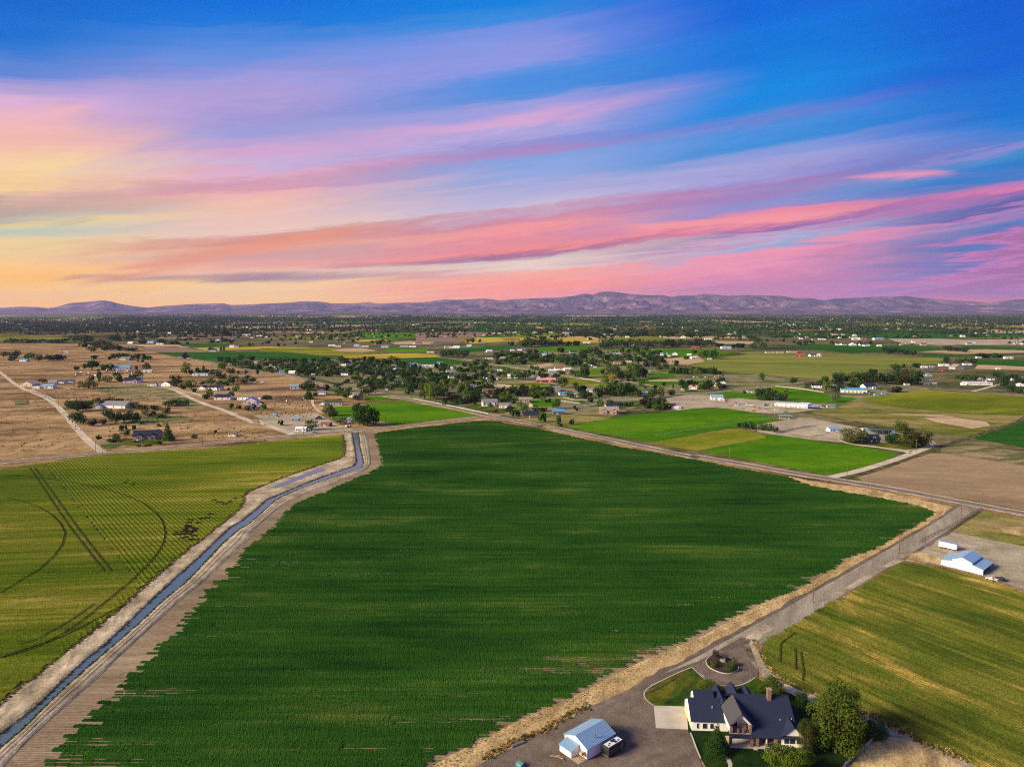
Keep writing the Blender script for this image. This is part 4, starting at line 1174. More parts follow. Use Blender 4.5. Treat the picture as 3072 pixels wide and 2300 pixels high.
TREES = {
 'b1': '1015 530 45 35 dc;1050 520 40 30 dc;1110 520 35 30 dc;965 600 55 62 lu;1040 565 50 70 du;1395 612 140 95 gc;1325 575 30 30 du;820 605 40 35 ra;1615 590 30 40 ru;1785 550 25 25 du;1315 495 20 28 gu;1170 475 25 40 gu;575 345 70 80 da;640 370 90 120 da;690 340 70 110 da;740 360 75 70 da;800 300 45 60 oa;870 310 45 80 da;930 310 60 80 ra;990 310 50 60 da;1110 350 60 80 da;1180 370 60 80 da;1290 355 40 90 du;620 440 70 90 gu;670 470 90 110 ga;770 490 60 70 ru;850 480 55 60 ou;910 440 90 90 da;960 470 100 100 da;1030 460 110 100 da;1100 465 110 110 da;1200 400 50 60 su;1260 410 40 60 su;1330 420 30 80 gu;1375 385 55 70 du;1400 325 55 90 du;1460 325 60 100 du;1530 325 55 70 du;350 135 40 70 oa;760 120 50 40 ra;825 125 95 36 dp;735 180 75 130 oa;890 125 50 90 oa;975 115 70 60 da;990 125 50 45 ga;1150 100 75 60 ga;1100 100 40 50 da;1550 170 60 60 da;1915 345 40 40 du;1980 350 35 35 du;2060 365 50 60 du;2110 355 30 30 du;2185 350 40 40 gu;1150 660 14 30 du;1205 660 14 30 du;1240 655 14 30 du;1325 640 22 34 du;940 620 25 90 du',
 'a1': '30 585 50 60 da;95 590 55 60 da;145 585 60 60 da;105 615 45 50 ga;230 600 45 40 ga;265 600 55 50 ga;320 620 60 70 da;400 615 55 70 da;450 615 50 70 da;490 610 50 50 da;525 605 35 45 du;790 600 30 50 du;905 605 25 40 du;950 595 40 50 da;1000 590 40 50 da;1050 600 45 60 ga;1100 600 40 50 ga;1140 600 45 50 da;1190 610 50 50 da;1240 605 35 40 ga;1145 622 15 20 du;1185 625 18 20 du;640 690 28 40 dc;700 680 40 40 da;765 690 85 90 da;800 660 40 60 da;870 690 45 50 da;915 690 50 50 da;1215 695 65 60 ga;1130 685 28 20 dc;100 470 45 120 da;220 470 40 120 da;330 465 30 100 da;440 470 35 110 da;520 470 40 100 da;620 455 45 100 da;700 470 70 130 da;780 500 50 80 da;840 520 80 130 oa;760 540 40 70 da;920 530 60 110 da;870 530 45 40 la;990 530 40 60 da;1060 535 35 90 da;1110 530 25 60 da;690 500 35 60 da;950 450 50 120 da;1080 445 45 90 da;1200 440 40 90 da;1280 438 40 80 da;1350 475 45 80 da;1440 478 35 70 da;1190 472 25 60 da;1860 405 50 90 da;1540 415 25 30 da;2030 400 35 60 da;1915 468 25 35 da;1750 535 30 40 da;1835 532 28 16 dc;1855 534 35 22 dc;1840 710 80 70 la',
 'c1': '380 190 90 80 ba;400 410 170 160 lt;480 410 60 90 du;575 400 90 70 rc;660 390 110 90 dc;720 400 60 80 da;905 240 100 100 da;1015 260 110 120 da;1140 300 130 150 da;1220 210 90 100 da;1240 320 120 140 ga;1340 330 140 140 ga;1370 200 60 100 da;1400 340 95 90 la;1490 345 90 90 ya;1630 360 70 100 ga;1590 215 40 40 da;1660 230 60 50 da;1740 270 100 120 da;1830 280 110 110 da;1915 235 75 80 ya;2030 260 80 110 da;2140 230 70 80 la;1920 360 115 150 ga;2060 380 150 170 ga;2150 400 160 130 ga;2090 430 100 60 da;940 330 90 110 la;1060 420 100 130 da;830 450 110 150 da;920 520 130 140 da;780 570 110 150 oa;1110 560 140 170 da;1270 560 100 120 da;1330 490 60 80 da;1400 530 70 80 ra;900 590 80 90 ga;990 585 75 80 ga;470 640 140 180 oa;340 640 90 90 da;510 690 60 60 du;250 600 180 180 ot;640 570 50 80 ru;1155 690 120 110 ga;1030 660 40 40 du;750 780 150 120 gt;680 790 80 80 du;1090 775 110 90 da;1600 790 70 80 la;1650 790 60 60 oa;1470 420 70 50 da;1300 420 70 40 dc;1180 410 50 30 dc',
 'c2': '200 230 60 90 da;400 230 70 110 da;610 240 100 130 da;640 250 80 90 ga;720 250 80 100 da;820 240 70 60 da;880 215 55 60 la;980 220 70 100 da;1070 230 80 100 da;1160 260 70 100 da;1260 240 55 90 da;1390 240 100 130 ga;1480 260 100 100 da;1570 300 80 100 da;60 240 70 100 da;30 330 80 110 ga;120 330 90 120 da;330 280 80 110 da;390 300 90 110 ga;350 380 90 110 ga;200 380 80 90 da;120 440 110 110 da;340 450 90 90 oa;400 450 70 80 da;440 380 45 50 ya;500 320 70 60 ra;590 380 70 70 da;840 300 65 100 la;1030 290 100 110 da;1100 330 90 100 da;980 330 60 90 ga;850 390 70 100 da;940 400 60 90 ga;1000 415 70 90 ga;1090 430 90 110 da;1190 430 60 90 da;1320 260 60 90 da;1250 310 60 90 da;1480 300 90 100 da;1400 430 75 80 ya;1490 400 50 60 la;1620 360 50 70 da;1680 440 80 80 la;1740 450 80 70 la;1790 370 70 90 ga;1880 400 90 100 ga;1960 380 60 60 la;2070 330 80 90 da;2150 350 80 90 ga;1960 450 70 100 da;2060 460 70 100 da;2160 460 70 100 da;1640 550 90 100 ga;1580 550 60 60 da;1720 540 80 100 da;1790 570 90 70 da;1870 550 60 70 ra;2010 530 90 90 da;2110 520 70 80 da;860 550 120 170 ga;190 510 50 70 du;130 660 160 270 da;130 790 160 140 gc;230 750 70 60 sa;400 650 80 90 du;580 620 90 140 da;580 740 140 160 ga;700 790 150 150 gt;700 550 60 100 la;910 610 70 80 ga;950 560 60 80 da;1030 580 90 100 ga;1110 510 45 80 ya;1200 610 120 190 ga;1270 590 80 80 ga;1040 730 150 220 da;750 660 50 60 ru;870 800 90 160 du;1400 660 120 140 da;1390 520 90 90 da;1560 640 90 100 da;1640 660 80 90 da;1700 690 60 80 du;1620 710 50 80 du;1870 790 240 150 ot;1960 800 250 150 lt;2050 800 240 140 ot;2110 780 180 110 ga',
 'c3': '50 140 80 100 da;120 150 100 110 ga;200 160 110 120 da;290 165 115 120 ga;390 160 110 100 da;30 330 90 80 da;100 330 70 80 ga;380 300 60 80 da;560 300 120 130 da;690 310 130 130 ga;460 320 70 60 la;540 370 100 100 ga;620 360 80 80 da;330 370 50 60 la;410 380 60 70 la;870 260 40 80 du;840 170 90 80 ga;900 170 80 100 da;950 130 70 90 da;1030 150 90 120 ga;1110 170 80 100 da;1200 160 80 100 da;1290 170 70 90 da;1340 120 70 80 da;1440 110 65 90 da;1380 200 90 100 da;1270 260 80 110 da;1140 270 90 140 ga;1070 270 70 90 ga;1460 210 90 120 da;1540 240 90 110 ga;1610 190 70 80 da;1700 210 90 110 da;1790 220 90 120 ga;1880 240 110 120 da;1970 240 100 120 da;2060 230 100 120 ga;2150 190 100 110 da;1820 80 65 90 da;890 460 110 90 gt;960 450 140 100 gt;1040 460 140 100 ot;1110 490 150 100 gt;1180 500 150 100 gt;1260 490 140 100 ot;1330 460 110 80 gt;1400 420 60 60 ga;1390 340 60 60 ga;1460 360 70 60 ga;1540 380 60 60 oa;1570 490 100 140 ra;1510 420 50 60 da;1750 490 90 120 ba;1840 420 50 80 da;1840 620 170 160 ga;2060 620 80 100 ra;2080 670 60 90 ru;2150 650 60 90 da;1990 420 70 70 ga;2060 440 80 80 ga;2120 460 100 90 ga;2180 470 200 140 gt;1910 280 80 100 da;2010 300 80 100 da;2110 280 60 80 da;200 620 140 150 lt;90 650 110 120 oa;330 640 110 100 la;430 620 110 100 ga;260 480 60 80 la;420 500 60 90 la;550 500 80 80 ba;800 510 60 90 la;620 640 80 90 oa;730 640 90 110 oa;570 700 60 80 la;410 730 80 110 ga;530 790 120 160 da;180 790 100 200 ra;960 690 80 90 ba;1070 700 70 110 ra;1160 730 70 120 da;880 800 70 100 ga;1390 660 50 60 ga;1490 660 70 100 ga;1530 700 50 50 la;1370 770 60 60 du;1430 780 50 60 du;1480 780 50 60 du;1550 800 50 80 ou;1960 780 110 140 oa;2150 790 120 140 oa',
 'c4': '70 470 200 150 gt;630 90 90 60 gp;60 120 80 110 da;150 90 90 110 ga;230 90 90 100 da;290 150 100 110 da;120 270 110 130 ga;210 290 110 100 da;300 180 80 100 ga;410 200 80 100 da;500 200 80 110 ga;600 220 90 110 da;700 180 70 100 da;780 220 70 90 da;860 220 70 90 da;740 80 50 50 da;800 80 70 60 da;860 75 70 80 ga;980 70 70 90 oa;940 140 75 80 da;1080 140 80 90 da;1180 120 70 90 da;1060 210 80 90 da;1140 240 90 120 da;1220 230 70 80 da;1000 310 90 80 ya;1120 300 80 90 la;1180 370 120 120 oa;1290 350 90 100 ga;1390 390 90 90 da;1440 290 80 90 da;1510 400 90 90 da;1590 410 100 100 da;1680 390 100 100 ga;1780 390 90 100 da;1880 400 80 100 da;1990 410 70 100 da;2080 420 60 90 da;450 430 180 140 ot;540 480 200 150 gt;620 510 150 130 da;800 500 250 180 gt;900 490 220 170 gt;960 480 150 120 sa;720 500 120 80 sa;480 520 110 130 ya;370 560 140 110 la;490 660 160 140 ga;340 700 140 180 la;390 740 110 100 ra;500 740 90 120 oa;640 730 180 160 da;760 720 170 130 da;40 650 70 90 da;90 780 120 190 ga;300 770 80 90 da;1090 780 150 130 da;1210 760 150 120 ot;1140 640 60 70 da;1370 730 80 100 da;1000 780 60 80 lu;1530 600 110 90 da;1590 670 120 130 da;1270 590 50 60 da;1400 630 60 30 dc;1830 680 110 130 gw;1950 660 180 140 da;2140 520 60 80 da;2130 630 70 90 da;1600 190 50 70 ra;1840 180 110 100 oa;1900 160 100 90 da;2010 190 150 130 da;1720 100 50 70 da',
 'e1': '110 580 80 70 dc;580 650 150 180 gt;830 440 190 200 ot;900 490 150 140 da;1020 560 110 160 sa;1290 580 310 200 dt;1420 590 300 200 dt;1510 590 260 180 dt;1270 300 60 70 oa',
 'e2': '480 270 120 90 ra;600 270 150 130 ra;690 250 80 90 ru;800 250 90 120 ra;920 220 120 150 da;1520 250 70 100 da;1490 440 90 70 dc;1570 450 90 80 dc;1660 370 130 150 ga;1450 370 80 100 ra;1150 300 60 60 gu;1240 400 70 80 ou;1840 370 60 80 ou;1900 375 65 90 ou;1970 370 60 90 ou;1920 530 150 60 gp;1965 530 140 60 gp;2160 330 150 120 ga;2010 240 40 50 du;2050 235 60 50 du;930 280 60 40 gu',
 'e3': '85 580 150 60 dp;120 600 50 40 du;280 570 90 60 sa;315 340 60 40 dc;360 365 50 40 dc;710 300 110 80 ga;560 230 50 80 du;430 240 30 60 gu;860 260 60 90 du;930 280 55 90 du;1000 290 60 100 du;1080 300 60 80 du;1140 300 65 50 dc;1190 290 65 40 dc;1370 290 130 110 ra;1440 290 70 60 oa;1420 330 50 60 lu;1540 350 90 120 la;1640 350 70 70 ga;1680 330 80 60 da;1750 330 60 80 du;1550 270 50 90 ru;1610 280 50 60 ru',
 'e4': '995 165 130 90 da;1120 130 110 60 oa;1150 200 100 130 da;1270 180 100 80 oa;1380 200 150 80 oa;2150 230 130 140 sa;695 605 55 65 du;780 625 100 80 yu;890 635 120 120 du;1030 655 110 110 gu;1130 665 120 110 gu;1225 685 110 100 gu;780 95 30 50 du',
 'b4': '800 632 120 190 oa;860 600 80 80 oa;1130 640 90 130 du;1200 525 80 110 lu;1270 672 150 150 ot;1370 670 140 120 ot;430 185 60 70 da;575 205 70 60 la;670 210 60 90 da;15 250 70 60 da;90 270 60 80 da;295 150 65 60 da;565 120 40 40 da;40 120 70 50 ga;1110 212 40 70 du;1160 210 45 60 du',
 'g4': '80 400 110 160 da;240 390 100 120 oa;330 400 110 130 da;430 400 120 130 da;520 430 120 130 da;610 430 120 120 da;470 310 50 80 da;720 270 70 120 da;720 430 170 120 da;820 440 180 130 ot;920 440 180 120 da;980 440 160 110 da;970 240 50 80 da;820 240 40 50 da;1310 190 80 70 da;1460 200 70 80 oa;1530 190 70 60 oa;1620 200 60 80 da;680 80 70 120 da;620 80 70 100 da;760 80 70 100 da;850 90 55 80 da;920 95 50 70 da;1340 50 60 120 da;1440 55 55 120 da;1520 60 50 80 da;1700 130 60 90 da;1780 130 45 90 da;1860 125 50 90 da;1920 125 35 60 da;1470 375 50 80 ga;1560 380 50 70 ga;1640 385 50 70 ga;1710 380 45 80 la;1900 370 80 120 da;2010 380 60 100 da;2090 385 70 100 da;1960 470 110 110 da;2150 440 90 120 da;2060 530 70 80 da;2150 540 60 70 da',
 'a3': '860 515 60 80 da;920 510 70 90 da;990 500 60 90 da;1060 500 50 80 da;1120 505 60 90 ga;1200 510 60 90 da;1270 505 60 90 da;1340 510 60 90 da;1410 505 70 90 da;1480 505 60 90 da;1560 500 55 80 da;1640 500 55 80 da;1700 495 45 70 da;200 500 60 90 da;260 500 70 90 da;330 495 70 90 da;400 495 70 90 da;470 490 60 90 da;230 460 40 60 da;360 450 40 60 da;560 490 35 60 da;640 490 40 60 da;90 485 30 50 da;505 545 35 50 da;1830 500 30 60 da;1910 505 30 70 da;2000 505 35 70 da;2100 510 40 70 da;2180 510 50 60 da;2140 470 50 60 da;900 395 50 80 da;1050 405 40 100 da;1180 410 45 90 da;1280 415 50 90 oa;1400 415 50 100 da;1500 420 45 80 oa;1580 425 50 80 da;1680 420 45 80 da;1850 430 40 80 oa;1960 430 50 90 oa;2080 440 40 80 da'}
ROWS = []
for c, txt in TREES.items():
    s = CR[c][2]
    for tok in txt.split(';'):
        a = tok.split()
        x, y, h, w = map(float, a[:4])
        px, py = S(c, x, y)
        p = G(px, py)
        q = ppm(p)
        ROWS.append([h * s * w * s, p, w * s / q, h * s / q * 1.03, a[4][1], a[4][0], px, py])
ROWS.sort(key=lambda r: -r[0])
LOW = []
SIZES = ('tall', 'mid-sized', 'small')
for i, (area, p, w, h, sh, co, px, py) in enumerate(ROWS):
    w = max(w * 1.2, .3 * h)
    h *= 1.1
    if i >= 285:
        LOW.append((p, w, h, co))
        continue
    lod = 2 if area > 1400 else 1
    o = tree(p, w, h, sh, co, lod, 1000 + i)
    word = 'shrub' if sh == 'u' else 'conifer' if sh == 'c' else 'poplar' if sh == 'p' else 'tree'
    stem = '%s %s%s %s' % (FOL[co][1], {'a': 'round ', 't': 'spreading ', 'w': 'weeping ', 'u': '', 'c': '', 'p': ''}[sh], word, zone(px, py))
    later(o, stem, 'shrub' if sh == 'u' else 'tree', px, 'trees and shrubs ' + zone(px, py))

# the farmstead's own trees, close to the camera
NEAR = [('f1', 1680, 985, 590, 440, 't', 'k', 'tall broad green cottonwood right of the foreground house', 0),
        ('f1', 1690, 830, 440, 360, 't', 'k', 'second cottonwood crown rising behind the tall one', 1),
        ('f1', 1440, 1000, 290, 150, 't', 'o', 'slim olive tree at the foot of the tall cottonwood', 2),
        ('f1', 690, 990, 235, 230, 'c', 'd', 'dark pyramid conifer before the garage wing of the foreground house', 3),
        ('f1', 622, 510, 140, 190, 'a', 'k', 'round green tree on the front lawn behind the garage', 4),
        ('f1', 1150, 540, 180, 240, 'a', 'l', 'round yellow-green tree behind the house roof', 5),
        ('f1', 1395, 580, 120, 110, 'u', 'd', 'dark shrub behind the right corner of the house', 6),
        ('f1', 2010, 880, 190, 210, 'u', 'd', 'black-green shrub in the shade right of the cottonwood', 7),
        ('f1', 1290, 1200, 215, 470, 'w', 'l', 'yellow-green weeping willow at the bottom edge below the patio', 8)]
for c, x, y, h, w, sh, co, lab, i in NEAR:
    p = GC(c, x, y)
    q = ppm(p)
    s = CR[c][2]
    o = tree(p, w * s / q, h * s / q * 1.0 / .93, sh, co, 3, 77 + i)
    tag(o, lab, 'shrub' if sh == 'u' else 'tree')

# ------------------------------------------------------------------ farther trees and houses: uncountable masses
def far_proto(co, seed):
    me = crown_mesh('a', seed, 46, .17, co)
    o = bpy.data.objects.new('far_tree_' + co, me)
    return o


FPR = [far_proto(c, i) for i, c in enumerate('ddgob')]
fx, fw = [], []
for p, w, h, co in LOW:
    fx.append((p.x, p.y))
    fw.append((w, w, h, {'d': 0, 'g': 2, 'o': 3, 'b': 4}.get(co, 1)))
# dense belts of the distant town and hedgerows between the far fields
def clump(n, u0, u1, py0, py1, grp, spread, hmin=5, hmax=12):
    for _ in range(n):
        px, py = rng.uniform(u0, u1), py0 + (py1 - py0) * rng.random() ** 1.0
        c = G(px, py)
        m_ = rng.integers(max(1, grp // 2), grp + 1)
        ang = rng.choice([0.05, .05, 1.5])
        for _k in range(m_):
            t = rng.normal(0, spread)
            x, y = c.x + t * math.cos(ang) + rng.normal(0, spread * .15), c.y + t * math.sin(ang) * 2 + rng.normal(0, spread * .25)
            h = rng.uniform(hmin, hmax)
            fx.append((x, y))
            fw.append((h * rng.uniform(.8, 1.4), h * rng.uniform(.8, 1.4), h, rng.choice([0, 0, 1, 1, 2, 3, 4])))


clump(700, -900, 820, 948, 996, 16, 60)
clump(420, -700, 640, 958, 994, 22, 70, 7, 14)
clump(1100, 300, 3900, 942, 964, 22, 130, 9, 18)
clump(800, 650, 3900, 955, 992, 12, 75, 7, 13)
clump(240, 500, 3600, 986, 1014, 9, 45, 6, 12)
clump(60, -500, 800, 990, 1008, 8, 40)
clump(70, 400, 3400, 1008, 1036, 7, 26, 6, 12)
clump(22, 1500, 2200, 992, 1012, 14, 45)
n = len(fx)
fx, fw = np.array(fx), np.array(fw)
scatter('distant_trees', fx, FPR, rng.uniform(0, 6.28, n), fw[:, :3], 'mass of small dark trees spread over the far valley', vid=fw[:, 3].astype(int))


def hut_proto(i, wall, roof):
    vs = [(-.5, -.35, 0), (.5, -.35, 0), (.5, .35, 0), (-.5, .35, 0), (-.5, -.35, .28), (.5, -.35, .28), (.5, .35, .28), (-.5, .35, .28), (-.5, 0, .5), (.5, 0, .5)]
    fs = [(0, 1, 5, 4), (1, 2, 6, 9, 5), (2, 3, 7, 6), (3, 0, 4, 8, 7), (4, 5, 9, 8), (6, 7, 8, 9)]
    return proto('far_house', vs, fs, [wall, roof], [0, 0, 0, 0, 1, 1])


W = plain_mat
W('wall_white', (.78, .76, .73), .6, .3, .06)
W('wall_cream', (.56, .47, .33), .7, .2, .08)
W('wall_tan', (.36, .27, .19), .8, .2, .15)
W('wall_grey', (.34, .34, .34), .7, .2, .1)
W('wall_brown', (.17, .10, .07), .8, .2, .2)
W('wall_red', (.30, .022, .016), .7, .25, .15)
W('wall_blue', (.22, .34, .46), .7, .25, .08)
W('wall_green', (.42, .52, .42), .7, .25, .08)
W('wall_navy', (.035, .048, .075), .7, .3, .15)
W('roof_navy', (.014, .021, .046), .85, .2, .45, 7)
W('roof_grey', (.17, .17, .18), .8, .25, .15, 3)
W('roof_dark', (.055, .055, .062), .85, .2, .2, 4)
W('roof_brown', (.13, .09, .075), .85, .2, .18, 4)
W('roof_tan', (.24, .20, .175), .85, .2, .15, 4)
W('roof_metal', (.22, .36, .50), .4, .5, .08, 2, .25)
W('roof_white', (.62, .64, .66), .5, .4, .06, 2)
W('roof_blue', (.06, .24, .40), .45, .4, .1, 2)
W('roof_teal', (.10, .28, .27), .5, .4, .1, 2)
W('roof_red', (.30, .07, .055), .6, .3, .15, 3)
W('roof_pink', (.50, .28, .26), .6, .3, .12, 3)
W('roof_rust', (.22, .10, .06), .8, .2, .25, 3)
W('glass', (.02, .026, .032), .08, .6, .05)
W('trim_white', (.70, .68, .65), .5, .3, .04)
W('trim_dark', (.02, .02, .022), .5, .3, .1)
W('wood', (.14, .095, .06), .85, .15, .25, 4)
W('wood_pale', (.36, .28, .20), .85, .15, .2, 4)
W('brick', (.21, .125, .09), .85, .15, .25, 9)
W('rubber', (.015, .015, .016), .7, .2, .1)
W('steel', (.30, .30, .31), .4, .5, .1, 3, .7)
W('stone', (.24, .20, .17), .9, .15, .3, 3)
W('fence_white', (.72, .70, .66), .6, .3, .06)
HP = [hut_proto(i, a, b) for i, (a, b) in enumerate((('wall_white', 'roof_grey'), ('wall_cream', 'roof_brown'), ('wall_grey', 'roof_dark'), ('wall_tan', 'roof_dark'), ('wall_tan', 'roof_tan')))]
hx = []
for n_, u0, u1, p0, p1 in ((240, -700, 760, 955, 1000), (300, 200, 3700, 946, 980), (70, 800, 3500, 980, 1015), (30, 500, 3300, 1005, 1040)):
    for _ in range(n_):
        c = G(rng.uniform(u0, u1), rng.uniform(p0, p1))
        hx += [(c.x + rng.normal(0, 30), c.y + rng.normal(0, 60)) for _q in range(rng.integers(1, 3))]
hx = np.array(hx)
n = len(hx)
scatter('distant_houses', hx, HP, rng.choice([0.0, .1, 1.57, -.1], n), rng.uniform(9, 18, n), 'scattered tiny houses of the far valley town')
# patchwork of far fields
rf = random.Random(11)
MF = ['field_deep', 'field_olive', 'field_stubble', 'field_bright', 'field_brown', 'field_gold', 'field_deep', 'field_stubble', 'field_olive']
for i in range(230):
    c = G(rf.uniform(-500, 3600), 946 + 60 * rf.random() ** 1.2)
    w, d = rf.uniform(120, 420) * (1 + c.y / 9000), rf.uniform(150, 420) * (1 + c.y / 9000)
    sk = rf.uniform(-.1, .1)
    sheet('far_field', [(c.x - w, c.y - d, 0), (c.x + w, c.y - d + w * sk, 0), (c.x + w + d * sk, c.y + d + w * sk, 0), (c.x - w + d * sk, c.y + d, 0)], rf.choice(MF), 2, 'one of the far patchwork fields')

# ------------------------------------------------------------------ buildings
WALL = {'w': ('wall_white', 'white'), 'c': ('wall_cream', 'cream'), 't': ('wall_tan', 'tan'), 'g': ('wall_grey', 'grey'), 'n': ('wall_brown', 'brown'), 'r': ('wall_red', 'red'), 'b': ('wall_blue', 'pale blue'), 'e': ('wall_green', 'pale green'), 'v': ('wall_navy', 'dark blue')}
ROOF = {'n': ('roof_navy', 'navy'), 'g': ('roof_grey', 'grey'), 'd': ('roof_dark', 'dark'), 'b': ('roof_brown', 'brown'), 't': ('roof_tan', 'tan'), 'm': ('roof_metal', 'metal'), 'w': ('roof_white', 'white'), 'u': ('roof_blue', 'blue'), 'l': ('roof_teal', 'teal'), 'r': ('roof_red', 'red'), 'p': ('roof_pink', 'pink'), 's': ('roof_rust', 'rusty'), 'c': ('wall_cream', 'cream')}
PARTS = {}


def gable(par, w, d, e, rise, axis, wall, roof, x0=0.0, y0=0.0, over=.45, zb=-.6, back=False, th=.16, names=('wall', 'roof')):
    """a gabled volume centred on x0, front wall at y0, going back d; axis = ridge direction"""
    a, b_ = x0 - w / 2, x0 + w / 2
    m = MB()
    if axis == 'x':
        m.prism([(0, y0, zb), (0, y0, e), (0, y0 + d / 2, e + rise), (0, y0 + d, e), (0, y0 + d, zb)], (a, 0, 0), (b_, 0, 0))
    else:
        m.prism([(a, 0, zb), (b_, 0, zb), (b_, 0, e), (x0, 0, e + rise), (a, 0, e)], (0, y0, 0), (0, y0 + d, 0))
    wo = m.build(names[0], wall, par)
    fix_normals(wo)
    r = MB()
    k_ = .06
    if axis == 'x':
        s = rise / (d / 2)
        ym, zt, lo = y0 + d / 2, e + rise + k_ + th, e - over * s + k_ + th
        r.slab([(a - over, y0 - over, lo), (b_ + over, y0 - over, lo), (b_ + over, ym, zt), (a - over, ym, zt)], th)
        r.slab([(a - over, ym, zt), (b_ + over, ym, zt), (b_ + over, y0 + d + over, lo), (a - over, y0 + d + over, lo)], th)
    else:
        s = rise / (w / 2)
        zt, lo = e + rise + k_ + th, e - over * s + k_ + th
        r.slab([(a - over, y0 - over, lo), (x0, y0 - over, zt), (x0, y0 + d + (0 if back else over), zt), (a - over, y0 + d + (0 if back else over), lo)], th)
        r.slab([(x0, y0 - over, zt), (b_ + over, y0 - over, lo), (b_ + over, y0 + d + (0 if back else over), lo), (x0, y0 + d + (0 if back else over), zt)], th)
    ro = r.build(names[1], roof, par)
    fix_normals(ro)
    return wo, ro


def window(par, x, y, z, w, h, frame='trim_white', side='f'):
    """framed pane on the front wall (facing -y) or on the left end wall (facing -x)"""
    f, g = MB(), MB()
    if side == 'f':
        f.box(x - w / 2 - .09, x + w / 2 + .09, y - .09, y - .01, z - .09, z + h + .09)
        g.box(x - w / 2, x + w / 2, y - .13, y - .095, z, z + h)
    else:
        f.box(y - .09, y - .01, x - w / 2 - .09, x + w / 2 + .09, z - .09, z + h + .09)
        g.box(y - .13, y - .095, x - w / 2, x + w / 2, z, z + h)
    o = f.build('window', frame, par)
    g.build('pane', 'glass', o)
    return o


def door(par, x, y, w, h, mat='trim_white', side='f'):
    f, k_ = MB(), MB()
    if side == 'f':
        f.box(x - w / 2, x + w / 2, y - .08, y - .012, 0, h)
        k_.box(x + w * .36, x + w * .42, y - .14, y - .085, h * .45, h * .5)
    else:
        f.box(y - .08, y - .012, x - w / 2, x + w / 2, 0, h)
        k_.box(y - .14, y - .085, x + w * .36, x + w * .42, h * .45, h * .5)
    o = f.build('door', mat, par)
    k_.build('handle', 'trim_dark', o)
    return o


def small_house(p, w, wall, roof, o, name, px_w, seed, yaw=None):
    r = random.Random(seed)
    axis = o[0].lower()
    two = o[0].isupper()
    e = 5.4 if two else min(3.9, max(2.6, w * .26))
    if name == 'shed':
        e = min(e, max(1.9, w * .3))
    if axis == 'f':
        d = min(14, max(4, w * .3))
        h = empty(name, (p.x, p.y + d / 2, 0), math.radians(r.uniform(-6, 6)) if yaw is None else yaw)
        fix_normals(MB().box(-w / 2, w / 2, -d / 2, d / 2, -.6, e).build('wall', wall, h))
        MB().slab([(-w / 2 - .3, -d / 2 - .3, e + .2), (w / 2 + .3, -d / 2 - .3, e + .2), (w / 2 + .3, d / 2 + .3, e + .65), (-w / 2 - .3, d / 2 + .3, e + .65)], .18).build('roof', roof, h)
        yf = -d / 2
    else:
        d = w * (.62 if axis == 'x' else 1.15)
        d = min(d, 16)
        rise = (d if axis == 'x' else w) * .5 * r.uniform(.42, .6)
        h = empty(name, (p.x, p.y + d / 2, 0), math.radians(r.uniform(-14, 14)) if yaw is None else yaw)
        gable(h, w, d, e, rise, axis, wall, roof, 0, -d / 2)
        yf = -d / 2
        ng = int(o[1]) if len(o) > 1 and o[1].isdigit() else 0
        for q in range(ng):
            gw = w * .26
            gx = (-.24 + .5 * q) * w if ng > 1 else .2 * w
            gable(h, gw, d * .5, e * .98, gw * .5 * .62, 'y', wall, roof, gx, yf - 1.6 - .2 * q, back=True, names=('gable_wall', 'gable_roof'))
            window(h, gx, yf - 1.6 - .2 * q, .9, gw * .4, 1.3)
        if 'h' in o:                                   # chimney
            MB().box(w * .22, w * .22 + .8, -.5, .4, e, e + rise + .9).build('chimney', 'brick', h)
    if px_w > 9:
        door(h, -w * .08, yf, 1.1 if name == 'house' else min(3.2, w * .3), 2.1 if name == 'house' else e * .75, 'trim_white' if name == 'house' else 'wall_grey')
        n = 2 if w < 13 else 3
        for q in range(n):
            window(h, (-.36 + .72 * q / (n - 1)) * w, yf, e * .34, 1.2, e * .38)
        if two:
            for q in range(n):
                window(h, (-.36 + .72 * q / (n - 1)) * w, yf, 3.5, 1.2, 1.2)
    return h


